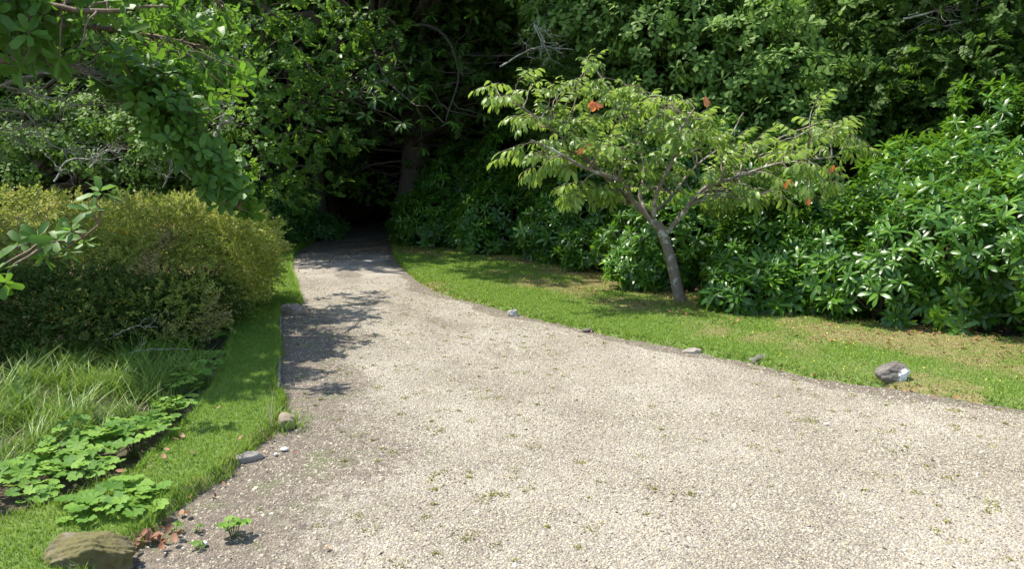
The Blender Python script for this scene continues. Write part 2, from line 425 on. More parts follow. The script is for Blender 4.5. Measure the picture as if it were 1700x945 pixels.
# worn and mossy streaks of the drive, in metres
STREAK = [gr(*p) for p in [(600, 425), (570, 450), (600, 485), (690, 520), (760, 548), (850, 575)]]
STREAK2 = [gr(*p) for p in [(500, 560), (520, 600), (560, 650), (620, 690), (680, 700)]]
def dirtf(P, sd=None):
    e = sdist(P, [tuple(p) for p in LE], False); er = sdist(P, [tuple(p) for p in RE], False)
    w = .12 * fbm(P[:, 0], P[:, 1], seed=8, f=.9)
    d = .82 * (1 - sstep(.1, 1.7, e + 2.4 * w)) * (1 - sstep(9.0, 10.5, P[:, 1]))
    d = np.maximum(d, .85 * (1 - sstep(0, .38, er + w * 1.4 - .05)))
    d = np.maximum(d, .50 * (1 - sstep(.05, .42, sdist(P, [tuple(p) for p in STREAK], False) + w)))
    d = np.maximum(d, .50 * (1 - sstep(.1, .75, sdist(P, [tuple(p) for p in STREAK2], False) + w)))
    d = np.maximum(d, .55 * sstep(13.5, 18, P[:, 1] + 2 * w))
    return np.clip(d + .13 * fbm(P[:, 0], P[:, 1], seed=9, f=.8), 0, 1)
def drivez(P, sd=None): return .006 * fbm(P[:, 0], P[:, 1], seed=2, f=.5) - .012 * dirtf(P)
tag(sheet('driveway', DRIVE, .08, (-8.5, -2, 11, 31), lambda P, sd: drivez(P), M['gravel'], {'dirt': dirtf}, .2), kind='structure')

def dryf(P, sd=None):
    h = sdist(P, HEDGE, False); rd = sdist(P, [tuple(p) for p in RE], False)
    d = .62 * (1 - sstep(.3, 1.9, h)) * sstep(.10, .55, rd) + .14
    return np.clip(d + .55 * fbm(P[:, 0], P[:, 1], seed=12, f=.8, octv=5), 0, 1)
def lawnz(P, sd): return -.05 + .095 * sstep(-.05, .07, sd) + .012 * fbm(P[:, 0], P[:, 1], seed=6, f=.7) * sstep(0, .3, sd)
def lawnzL(P, sd): return -.05 + .115 * sstep(-.04, .05, sd) + .015 * fbm(P[:, 0], P[:, 1], seed=7, f=.7) * sstep(0, .3, sd)
tag(sheet('lawn_verge', RLAWN, .05, (-4.5, 3, 11, 20), lawnz, M['lawn'], {'dry': dryf}), kind='structure')
tag(sheet('lawn_strip', LLAWN, .05, (-7.6, -1, -1, 20), lawnzL, M['lawn'], {'dry': lambda P, sd: np.clip(.08 + .12 * fbm(P[:, 0], P[:, 1], seed=13, f=.5) + .5 * (1 - sstep(0, .25, sd)), 0, 1)}), kind='structure')

def infront(P, margin=.06):
    t = (P[:, 1]) + 1e-6
    return (np.abs(P[:, 0] / np.maximum(t, .1)) < .70 + margin + .3 / np.maximum(t, .3)) & (P[:, 1] > 2.4)
def blades(name, P, z0, h, w, mat, rng, lean=.5, seg=2, rnd=None):
    N = len(P); a = rng.uniform(0, 6.283, N); d = np.c_[np.cos(a), np.sin(a)]
    b = a + rng.uniform(-.6, .6, N) + 1.57; sd = np.c_[np.cos(b), np.sin(b)]
    ln = lean * rng.uniform(.3, 1.4, N)[:, None] * h[:, None]
    rows = []
    for k in range(seg + 1):
        t = k / seg; c = np.c_[P + d * ln * t * t, z0 + h * t * (1 - .25 * lean * t)]
        ww = (w * (1 - t) ** .7)[:, None] * np.c_[sd, np.zeros(N)] * .5
        if k < seg: rows += [c - ww, c + ww]
        else: rows.append(c)
    V = np.stack(rows, 1); m = V.shape[1]; F = []
    for k in range(seg - 1):
        q = 2 * k; F += [(q, q + 1, q + 3), (q, q + 3, q + 2)]
    q = 2 * (seg - 1); F.append((q, q + 1, q + 2))
    F = np.array(F)[None] + (np.arange(N) * m)[:, None, None]
    r = rng.uniform(size=N) if rnd is None else rnd
    return build(name, V.reshape(-1, 3), F.reshape(-1, 3), mat, attrs={'rnd': np.repeat(r, m)})

def fill(poly, dens, bounds, rng, sdmin=0.0):
    x0, y0, x1, y1 = bounds; n = int((x1 - x0) * (y1 - y0) * dens)
    P = np.c_[rng.uniform(x0, x1, n), rng.uniform(y0, y1, n)]
    P = P[infront(P)]
    keep = rng.uniform(size=len(P)) < np.clip(7.0 / np.maximum(P[:, 1], 1), .18, 1)
    P = P[keep]; sd = sdl(P, poly); k = sd > sdmin; return P[k], sd[k]
rng = np.random.default_rng(21)
P, sd = fill(LLAWN, 11000, (-7, 2.4, -1, 20), rng, -.01)
hh = .028 * rng.uniform(.5, 1.5, len(P)) * (1 + 1.0 * (sd < .05)) * (1 + np.maximum(P[:, 1] - 7, 0) * .05)
tag(blades('lawn_grass', P, lawnzL(P, sd) - .004, hh, .0055 * (1 + np.maximum(P[:, 1] - 6, 0) * .16), M['blade'], rng, .7, rnd=np.clip(rng.uniform(0, .72, len(P)) + .12 * fbm(P[:, 0], P[:, 1], seed=31, f=1.2), 0, 1) ** 1.0),
    'short green lawn grass of the strip left of the drive', 'grass', kind='stuff')
P, sd = fill(RLAWN, 7500, (-4, 4, 8.6, 20), rng, -.01)
dr = dryf(P); mg = rng.uniform(size=len(P)) < (1.08 - dr * 1.25); 
hh = (.030 * rng.uniform(.5, 1.5, len(P)) * (1 + .8 * (sd < .05)) * (1 + np.maximum(P[:, 1] - 8, 0) * .04))
ww = .0065 * (1 + np.maximum(P[:, 1] - 6, 0) * .16)
tag(blades('verge_grass', P[mg], lawnz(P, sd)[mg] - .004, hh[mg], ww[mg], M['blade'], rng, .7, rnd=rng.uniform(0, .85, mg.sum())), 'green grass along the drive edge on the right verge', 'grass', kind='stuff')
mg2 = (~mg) & (rng.uniform(size=len(P)) < .75)
tag(blades('moss_turf', P[mg2], lawnz(P, sd)[mg2] - .004, hh[mg2] * .5, ww[mg2] * 1.3, M['moss'], rng, .9), 'low brownish moss and thin turf in front of the rhododendrons', 'moss', kind='stuff')

# gravel chips
def chips(name, P, z0, size, rng, rnd, mat):
    base = np.array([(-1, -1, -.6), (1, -1, -.7), (1, 1, -.6), (-1, 1, -.7), (-.7, -.6, .6), (.8, -.7, .5), (.6, .7, .7), (-.7, .8, .5)])
    Fq = np.array([(0, 1, 5, 4), (1, 2, 6, 5), (2, 3, 7, 6), (3, 0, 4, 7), (4, 5, 6, 7)])
    N = len(P); V = base[None] * rng.uniform(.62, 1.2, (N, 8, 3))
    sc = np.stack([rng.uniform(.7, 1.4, N), rng.uniform(.5, 1.0, N), rng.uniform(.3, .7, N)], 1) * size[:, None] * .5
    V = V * sc[:, None]
    a = rng.uniform(0, 6.283, N); tx = rng.normal(0, .3, N); ty = rng.normal(0, .3, N)
    x = np.c_[np.cos(a), np.sin(a), tx]; nn = np.c_[ty, tx, np.ones(N)]
    V = np.einsum('nij,nvj->nvi', basis(x, nn), V) + np.c_[P, z0][:, None]
    F = Fq[None] + (np.arange(N) * 8)[:, None, None]
    return build(name, V.reshape(-1, 3), F.reshape(-1, 4), mat, attrs={'rnd': np.repeat(rnd, 8)})
rng = np.random.default_rng(5)
n = 1000000
P = np.c_[rng.uniform(-6, 9, n), rng.uniform(2.4, 13, n)]
keep = rng.uniform(size=n) < np.clip(1.15 - (P[:, 1] - 4) * .115, .12, 1)
P = P[keep]; P = P[infront(P)]
sd = sdist(P, DRIVE); P = P[sd > .01]
dd = dirtf(P) + .35 * fbm(P[:, 0], P[:, 1], seed=77, f=3.0, octv=3)
P = P[rng.uniform(size=len(P)) > np.clip(dd * .95 - .15, 0, .72)]
P = P[rng.uniform(size=len(P)) < .85]
sz = .0088 * rng.lognormal(0, .33, len(P)) * (1 + np.maximum(P[:, 1] - 6, 0) * .05)
tag(chips('gravel_chips', P, drivez(P) + sz * .12, sz, rng, np.clip(rng.beta(2.1, 1.7, len(P)) + .10 * fbm(P[:, 0] * 1.6, P[:, 1] * .5, seed=66, f=.7) - .02, 0, 1), M['pebble']), 'pale cream and brown gravel chips covering the drive', 'gravel', kind='stuff')
print('chips', len(P))
# fine moss and seedlings between the chips
n = 1500; C_ = np.c_[rng.uniform(-3, 7, n), rng.uniform(2.6, 12, n)]
C_ = C_[infront(C_)]; C_ = C_[sdist(C_, DRIVE) > .03]
m = fbm(C_[:, 0], C_[:, 1], seed=41, f=.35, octv=2) + .5 * dirtf(C_) + rng.normal(size=len(C_)) * .25
C_ = C_[m > -.12]; kk = np.repeat(np.arange(len(C_)), rng.integers(6, 34, len(C_)))
P = C_[kk] + rng.normal(size=(len(kk), 2)) * (.008 + .03 * rng.uniform(size=len(C_)) ** 2)[kk][:, None]
tag(blades('drive_weeds', P, drivez(P), .012 * rng.uniform(.5, 1.5, len(P)), .010 * np.ones(len(P)), M['moss'], rng, 1.0, rnd=rng.uniform(.0, 1, len(P))), 'sparse moss and tiny weeds growing between the gravel chips', 'weeds', kind='stuff')

# ------------------------------------------------------------------ vegetation builders
LV = leaf_tpl
rs = np.random.default_rng(3)
T_RHODO = [rosette(rs, LV(.31, .05, .30, .52), 12, (30, 112), (.75, 1.05), .05) for _ in range(5)]
T_LAUREL = [rosette(rs, LV(.42, .06, .20, .5), 8, (30, 100), (.6, 1.0), .12) for _ in range(4)]
T_MAG = [rosette(rs, LV(.50, .08, .18, .62), 8, (30, 95), (.6, 1.05), .10) for _ in range(5)]
T_OAK = [rosette(rs, leaf_oak(), 7, (35, 110), (.7, 1.05), .14) for _ in range(5)]
T_BROAD = [spray(rs, leaf_small(.62), 9, 1.0, .48, .12) for _ in range(5)]
T_CHEST = [rosette(rs, LV(.34, .04, .35, .55), 6, (70, 118), (.8, 1.05), .08) for _ in range(4)]
T_GOLD = [spray(rs, leaf_small(.62), 10, 1.0, .29, -.1, .9, 75) for _ in range(6)]
T_CHERRY = [spray(rs, LV(.42, .10, .35, .5, .08), 7, 1.0, .55, .65, .35, 60) for _ in range(6)]

def ell_surface(lobes, n, rng, depth=(.72, 1.0), noise=.16, seed=1, zmin=.06):
    """points spread through the outer shell of a union of ellipsoids: P, outward"""
    L = np.array(lobes, float); area = (L[:, 3] * L[:, 4] + L[:, 3] * L[:, 5] + L[:, 4] * L[:, 5]); area /= area.sum()
    k = rng.choice(len(L), n, p=area); u = sph(rng, n)
    r = rng.uniform(size=n) ** .6 * (depth[1] - depth[0]) + depth[0]
    c = L[k, :3]; R = L[k, 3:6]
    q = c + u * R
    r = r * (1 + noise * fbm(q[:, 0], q[:, 1], q[:, 2], seed=seed, f=.55))
    P = c + u * R * r[:, None]; N = nrm(u / R)
    ok = P[:, 2] > zmin
    for j in range(len(L)):
        d = np.linalg.norm((P - L[j, :3]) / L[j, 3:6], axis=1); ok &= (d > depth[0] * .88) | (k == j)
    return P[ok], N[ok]

def shrub(name, label, cat, lobes, n, tpls, size, mat, seed, group=None, up=.7, stems=26, depth=(.70, 1.0), noise=.16, stemmat='twig', jit=.35, gapf=None, mode='ros'):
    rng = np.random.default_rng(seed); L = np.array(lobes, float)
    base = np.array([L[:, 0].mean(), L[:, 1].mean(), 0.]); t = thing(name, label, cat, base, 0, group)
    P, N = ell_surface(lobes, n, rng, depth, max(noise, .22) if name == 'rhododendron' else noise, seed)
    if gapf is not None:
        g = fbm(P[:, 0], P[:, 1], P[:, 2], seed=seed + 5, f=.9, octv=3); k = g > gapf; P = P[k]; N = N[k]
    ax = nrm(N + np.array([0, 0, up]) + rng.normal(size=P.shape) * jit)
    if mode == 'ros':   # rosette axis = z
        v, f, a = place(tpls, rng, P - base, np.cross(ax, sph(rng, len(P))), ax, size * rng.uniform(.62, 1.28, len(P)))
    else:
        nn = np.array([0, 0, 1.]) + N * .4 + rng.normal(size=P.shape) * .35
        v, f, a = place(tpls, rng, P - base, ax * np.array([1, 1, .75]), nn, size * rng.uniform(.7, 1.2, len(P)))
    build('foliage', v, f, M[mat], t, {'rnd': a})
    tb = Tubes()
    for i in range(stems):
        l = L[rng.integers(len(L))]; g0 = np.array([l[0] + rng.normal() * l[3] * .15, l[1] + rng.normal() * l[4] * .15, 0])
        m = l[:3] + rng.normal(size=3) * l[3:6] * .35; m[2] = max(m[2], .3)
        e = P[np.argsort(np.linalg.norm(P - m, axis=1))[rng.integers(0, 60)]] if len(P) > 60 else m
        c = wig(g0, m, 6, .12, rng); tb.add(c - base, (.028, .016), 5)
        tb.add(wig(m, e, 6, .15, rng) - base, (.015, .004), 5)
    tb.build('stems', M[stemmat], t)
    return t

def big_tree(label, name, cat, H, trunk_r, clumps, tpls, size, leafm, barkm, seed, per, group=None, loc=(0, 0, 0), rz=0, lean=(0, 0), mode='spr', twigs=2, bare=0, trunk_top=.85):
    """clumps: (x,y,z,rx,ry,rz) leaf masses in the tree's own space, each carried by a limb"""
    rng = np.random.default_rng(seed); t = thing(name, label, cat, loc, rz, group)
    top = np.array([lean[0], lean[1], H * trunk_top]); tb = Tubes()
    tr = wig((0, 0, -.1), top, 14, .035, rng); rr = np.linspace(1, .22, 14) * trunk_r; rr[0] *= 1.45; rr[1] *= 1.08
    tb.add(tr, rr, 12)
    A = []; NN = []; X = []
    for c in clumps:
        c = np.array(c, float); cp = c[:3]; hz = np.clip(cp[2] - np.linalg.norm(cp[:2] - tr[7, :2]) * .35, 1.2, H * trunk_top * .92)
        i = int(np.argmin(np.abs(tr[:, 2] - hz))); s = tr[i]
        limb = wig(s, cp, 9, .085, rng, .03); r0 = min(rr[i] * .5, .025 + .013 * np.linalg.norm(cp - s))
        tb.add(limb, (r0, .012), 6)
        n = max(8, int(per * (c[3] * c[4] + c[3] * c[5] + c[4] * c[5]) / 3))
        u = sph(rng, n); r = rng.uniform(.25, 1, n) ** .5
        r = r * (1 + .35 * fbm(*(cp + u * c[3:6]).T, seed=seed, f=.7))
        p = cp + u * c[3:6] * r[:, None]; A.append(p)
        NN.append(nrm(u * (.9 if mode == 'ros' else .6) + np.array([-.15, -.2, .7]) + rng.normal(size=u.shape) * .4)); X.append(nrm(u * np.array([1, 1, .35]) + rng.normal(size=u.shape) * .45))
        for k in range(twigs):
            e = p[rng.integers(n)]; tb.add(wig(limb[rng.integers(4, 9)], e, 6, .16, rng), (.012, .004), 4)
    A = np.concatenate(A); NN = np.concatenate(NN); X = np.concatenate(X)
    ok = A[:, 2] > .3; A, NN, X = A[ok], NN[ok], X[ok]
    S = size * rng.uniform(.75, 1.25, len(A))
    if mode == 'ros': v, f, a = place(tpls, rng, A, np.cross(NN, sph(rng, len(A))), NN, S)
    else: v, f, a = place(tpls, rng, A, X, NN, S)
    tb.build('trunk', M[barkm], t)
    build('crown', v, f, M[leafm], t, {'rnd': a})
    return t
def crown_clumps(rng, n, cx, cy, cz, rx, ry, rz_, s=(.7, 1.3), flat=.5, low=None):
    out = []
    for _ in range(n):
        u = sph(rng, 1)[0]; r = rng.uniform(.35, 1) ** .5
        q = rng.uniform(*s)
        out.append((cx + u[0] * rx * r, cy + u[1] * ry * r, cz + u[2] * rz_ * r, q * 1.15, q * 1.15, q * flat))
    return out

def bare_branches(name, curves, mat, parent, rng, twig=10, ln=(.25, .7), r=(.022, .006)):
    out = []
    for c in curves:
        tb = Tubes()
        c = spline(c, 16) + np.cumsum(rng.normal(size=(16, 3)), 0) * .012; tb.add(c, r, 6)
        for _ in range(twig):
            i = rng.integers(2, 15); d = nrm(rng.normal(size=3) * np.array([1, .6, .8]) + nrm(c[i] - c[i - 1]) * .9)
            e = c[i] + d * rng.uniform(*ln); w = wig(c[i], e, 7, .2, rng); tb.add(w, (r[1] * 1.1, r[1] * .45), 4)
            for _ in range(2):
                j = rng.integers(2, 6); tb.add(wig(w[j], w[j] + nrm(rng.normal(size=3) + d) * rng.uniform(.08, .28), 5, .2, rng), (r[1] * .6, r[1] * .3), 4)
        out.append(tb.build(name, M[mat], parent))
    return out

# ------------------------------------------------------------------ cherry tree
def cherry():
    rng = np.random.default_rng(8); base = np.append(gr(1130, 507), 0.03); t = thing('cherry_tree', 'small spreading cherry tree with a leaning pale trunk and drooping leaves on the right verge', 'tree', base)
    D0 = 10.1; tb = Tubes()
    q = lambda px, py, dd=0.0: at(px, py, D0 + dd) - base
    trunk = spline([q(1131, 520), q(1129, 500), q(1121, 462), q(1112, 425), q(1100, 388), q(1090, 368)], 14)
    tb.add(trunk, [.19, .118, .090, .082, .078, .075, .073, .071, .070, .069, .068, .066, .062, .056], 14)
    limbs = [([q(1093, 376), q(1068, 350), q(1040, 325), q(1005, 296), q(960, 250, -.2), q(905, 205, -.3), q(850, 170, -.4)], .046),
             ([q(1075, 352), q(1062, 325, .1), q(1068, 290, .3), q(1060, 235, .5), q(1020, 165, .7), q(985, 110, .8)], .030),
             ([q(1104, 392), q(1125, 362, -.1), q(1150, 332, -.2), q(1178, 308, -.3), q(1235, 290, -.5), q(1310, 268, -.6), q(1385, 262, -.7)], .040),
             ([q(1150, 332, -.2), q(1180, 318, .2), q(1230, 280, .5), q(1300, 235, .6), q(1375, 205, .6)], .032),
             ([q(1085, 360), q(1090, 325, -.3), q(1120, 270, -.6), q(1140, 215, -.7), q(1165, 180, -.7)], .036),
             ([q(1052, 338), q(1035, 305, -.4), q(985, 290, -.7), q(930, 262, -.9), q(880, 240, -1.0)], .034),
             ([q(1078, 356), q(1110, 330, .4), q(1150, 280, .8), q(1205, 235, 1.0), q(1230, 190, 1.0)], .030)]
    LP = []; LR = []
    for pts, r in limbs:
        c = spline(pts, 22) + np.cumsum(rng.normal(size=(22, 3)), 0) * .006; tb.add(c, (r, .010), 8)
        LP.append(c[5:]); LR.append(np.linspace(r, .01, 22)[5:])
    LP = np.concatenate(LP); LR = np.concatenate(LR)
    tg = [(825, 155), (850, 122), (868, 190), (850, 240), (875, 272), (905, 150), (915, 232), (905, 180), (940, 130), (945, 178), (950, 215), (935, 262), (975, 98), (985, 150),
          (1000, 185), (1000, 125), (1010, 225), (960, 318), (1000, 315), (1030, 270), (1040, 150), (1045, 195), (1060, 140), (1075, 215), (1090, 165), (1085, 262), (1105, 200), (1120, 240), (1130, 165),
          (1145, 275), (1150, 210), (1165, 240), (1170, 190), (1195, 225), (1205, 262), (1205, 205), (1230, 300), (1245, 255), (1250, 322), (1265, 225), (1290, 250), (1300, 300), (1320, 262), (1340, 240), (1355, 290),
          (1370, 180), (1385, 215), (1400, 200), (1415, 240), (1432, 240), (1398, 278), (1345, 215), (1120, 300), (1180, 285), (1060, 300), (985, 262), (890, 250), (930, 205), (1010, 250), (1290, 285), (1210, 312), (1330, 318), (1270, 318), (1180, 318), (1230, 335), (1390, 300), (960, 322), (1010, 312)]
    PP = []; XX = []
    for px, py in tg + [(a + rng.normal() * 16, b + rng.normal() * 12) for a, b in tg[:]] + [(a + rng.normal() * 22, b + rng.normal() * 14) for a, b in tg[::2]]:
        e = at(1130 + (px - 1130) * .95, py + 4, D0 + rng.uniform(-1.0, 1.0)) - base
        d = np.linalg.norm(LP - e, axis=1) + 1.2 * np.maximum(LP[:, 2] - e[2] + .1, 0) + np.linalg.norm(LP[:, :2], axis=1) * .25
        i = int(np.argmin(d)); c = wig(LP[i], e, 9, .10, rng, .06); tb.add(c, (min(.013, LR[i] * .7), .0035), 5)
        for k in (3, 4, 5, 6, 7, 8, 8):
            if rng.uniform() < .50 or k == 8:
                dr = nrm(c[k] - c[k - 1]) * .8 + rng.normal(size=3) * np.array([.7, .7, .25]) + np.array([0, 0, -.05])
                PP.append(c[k]); XX.append(nrm(dr))
    PP = np.array(PP); XX = np.array(XX)
    nn = np.array([0, 0, 1.]) + rng.normal(size=PP.shape) * .15
    S = .26 * rng.uniform(.7, 1.2, len(PP))
    v, f, a = place(T_CHERRY, rng, PP, XX, nn, S)
    for p, x, s in zip(PP, XX, S): tb.add(np.array([p, p + x * s * .5, p + x * s - np.array([0, 0, .03])]), (.004, .002), 3)
    tb.build('trunk', M['cbark'], t)
    build('crown', v, f, M['cherry'], t, {'rnd': a})
    for px, py, n in ((986, 172, 5), (1337, 326, 3), (1171, 162, 2), (968, 240, 3), (1382, 272, 2), (1310, 300, 2)):
        p = np.repeat([q(px, py, -.9)], n, 0) + rng.normal(size=(n, 3)) * .02
        x = nrm(rng.normal(size=(n, 3)) * np.array([.6, .5, .2]) + np.array([0, 0, -.8]))
        vv, ff, aa = scatter(*LV(.5, .08, .1, .5), p, basis(x, np.array([[0, -1., .35]] * n) + rng.normal(size=(n, 3)) * .3), np.full(n, .14) * rng.uniform(.8, 1.1, n), ia=rng.uniform(0, 2, n))
        o = build('autumn_leaves', vv, ff, M['orange'], t, {'rnd': aa}); o['label'] = 'cluster of leaves turned orange'
cherry()

# ------------------------------------------------------------------ rhododendrons along the right
R = lambda *a, **k: shrub('rhododendron', *a, **k)
GR = 'rhododendrons along the right side'
R('wide glossy rhododendron nearest the camera at the right edge, full of bright leaf rosettes', 'shrub',
  [(5.15, 9.0, .75, 1.35, 1.35, .95), (6.3, 8.3, .9, 1.5, 1.5, 1.15), (5.9, 9.9, 1.0, 1.4, 1.2, 1.05), (7.7, 7.7, 1.0, 1.5, 1.6, 1.2), (4.55, 8.75, .45, .8, .7, .55)], 4300, T_RHODO, .160, 'rhodo', 101, GR, stems=50, noise=.30, depth=(.62, 1.04), gapf=-.45)
R('glossy rhododendron just right of the cherry trunk, low rosettes spilling onto the verge', 'shrub',
  [(3.75, 10.2, .55, 1.1, 1.1, .75), (3.3, 9.35, .28, .75, .55, .38), (4.5, 10.7, .9, 1.2, 1.0, .8), (4.0, 9.5, .4, .8, .75, .55)], 2700, T_RHODO, .160, 'rhodo', 102, GR, stems=30, noise=.28, depth=(.64, 1.04), gapf=-.5)
R('tall rhododendron rising behind the wide one at the right edge', 'shrub',
  [(8.6, 11.2, 1.7, 2.1, 1.6, 1.6), (6.9, 12.0, 1.4, 1.5, 1.3, 1.0), (10.2, 10.4, 1.8, 1.9, 1.6, 1.7)], 3000, T_RHODO, .17, 'rhodo', 103, GR, stems=40)
R('shaded rhododendron directly behind the cherry tree', 'shrub',
  [(2.8, 12.3, .6, 1.35, 1.3, .9), (4.4, 12.6, .9, 1.4, 1.1, 1.0), (2.2, 11.4, .3, .7, .6, .45), (3.4, 13.4, 1.6, 1.6, 1.0, 1.2)], 2300, T_RHODO, .17, 'rhodo', 104, GR, stems=30)
R('dark rhododendron behind the middle of the verge, left of the cherry tree', 'shrub',
  [(1.9, 15.4, .8, 1.6, 1.5, 1.1), (3.2, 14.4, 1.0, 1.5, 1.2, 1.2), (1.5, 13.7, .35, .6, .7, .45), (2.6, 15.6, 1.9, 1.7, 1.2, 1.3), (1.0, 15.6, .5, .9, .8, .6)], 3000, T_RHODO, .18, 'rhodo', 105, GR, stems=30)
R('rhododendron with a sunlit patch of rosettes, at the far end of the verge', 'shrub',
  [(.1, 17.3, .7, 1.35, 1.2, .95), (1.0, 18.0, 1.2, 1.5, 1.3, 1.3), (-.5, 16.7, .35, .7, .6, .5), (.6, 18.8, 1.9, 1.7, 1.2, 1.4), (-1.0, 18.2, .5, .9, .7, .6)], 2700, T_RHODO, .18, 'rhodo', 106, GR, stems=26)
R('dark rhododendron at the right mouth of the shaded drive', 'shrub',
  [(-1.9, 19.0, .65, 1.1, 1.2, .85), (-1.2, 20.2, 1.3, 1.6, 1.4, 1.4)], 1800, T_RHODO, .18, 'rhodo', 107, GR, stems=26)
# left of the drive
shrub('laurel', 'bright green laurel left of the drive mouth, sunlit on its right side', 'shrub',
      [(-6.1, 18.8, .95, 1.05, 1.0, 1.05), (-6.6, 18.0, .6, .9, .9, .7)], 1500, T_LAUREL, .15, 'laurel', 108, 'laurels left of the drive', stems=24)
shrub('laurel', 'low laurel spilling over the far left edge of the drive', 'shrub',
      [(-5.75, 21.6, .3, .9, .7, .42), (-6.9, 21.2, .5, 1.0, .9, .6)], 900, T_LAUREL, .15, 'laurel', 109, 'laurels left of the drive', stems=16)
shrub('laurel', 'dark laurel thicket behind the golden bush', 'shrub',
      [(-7.9, 16.2, .6, 1.5, 1.1, .9), (-10.2, 16.6, .5, 1.7, 1.1, .8), (-12.6, 16.6, .5, 1.5, 1.1, .75)], 2200, T_LAUREL, .15, 'darkleaf', 110, 'laurels left of the drive', stems=30)

# ------------------------------------------------------------------ golden bush on the left
gb = shrub('golden_bush', 'broad rounded bush of tiny golden and reddish leaves left of the drive', 'bush',
      [(-4.25, 8.9, .76, 1.25, 1.2, .76), (-3.75, 9.1, .66, .78, 1.1, .68), (-5.5, 8.9, .72, 1.3, 1.3, .78), (-4.8, 7.95, .5, 1.2, .85, .66), (-3.9, 8.2, .50, .75, .85, .56), (-5.9, 7.9, .5, 1.1, .9, .66), (-4.4, 9.9, .75, 1.1, 1.0, .74), (-4.3, 7.5, .30, 1.2, .65, .40), (-5.6, 7.3, .3, 1.1, .7, .42), (-6.9, 8.6, .6, 1.0, 1.2, .8)],
      34000, T_GOLD, .13, 'gold', 120, None, up=.12, stems=46, depth=(.66, 1.03), noise=.20, mode='spr', jit=.8)
M['dusk'] = leafmat('dull_green_leaf', [(.032, .065, .012), (.055, .100, .016), (.095, .150, .024)], .6, .25, .30, (.12, .2, .02))  # dark leaf colour stands in for shade on the golden bush's lower front
shrub('dark_bush', 'added low dull green shrub standing in for the shade on the front of the golden bush', 'bush',
      [(-5.3, 7.15, .36, .95, .55, .50), (-4.45, 7.25, .34, .85, .50, .46), (-3.85, 7.55, .34, .60, .50, .42), (-6.1, 7.3, .4, .8, .6, .6), (-3.55, 8.1, .30, .45, .5, .36)], 9500, T_GOLD, .14, 'dusk', 121, None, up=.2, stems=60, depth=(.6, 1.04), noise=.22, mode='spr', jit=.7)  # shrub added to darken the lower front of the golden bush
shrub_s = np.random.default_rng(4)
bt = bare_branches('twig', [[at(190, 560, 7.0), at(230, 540, 6.9), at(262, 535, 6.9)], [at(190, 592, 6.75), at(230, 588, 6.7), at(290, 582, 6.7)]], 'pale', None, shrub_s, 3, (.08, .2), (.006, .003))
for o in bt: o.parent = gb; o.location = -gb.location

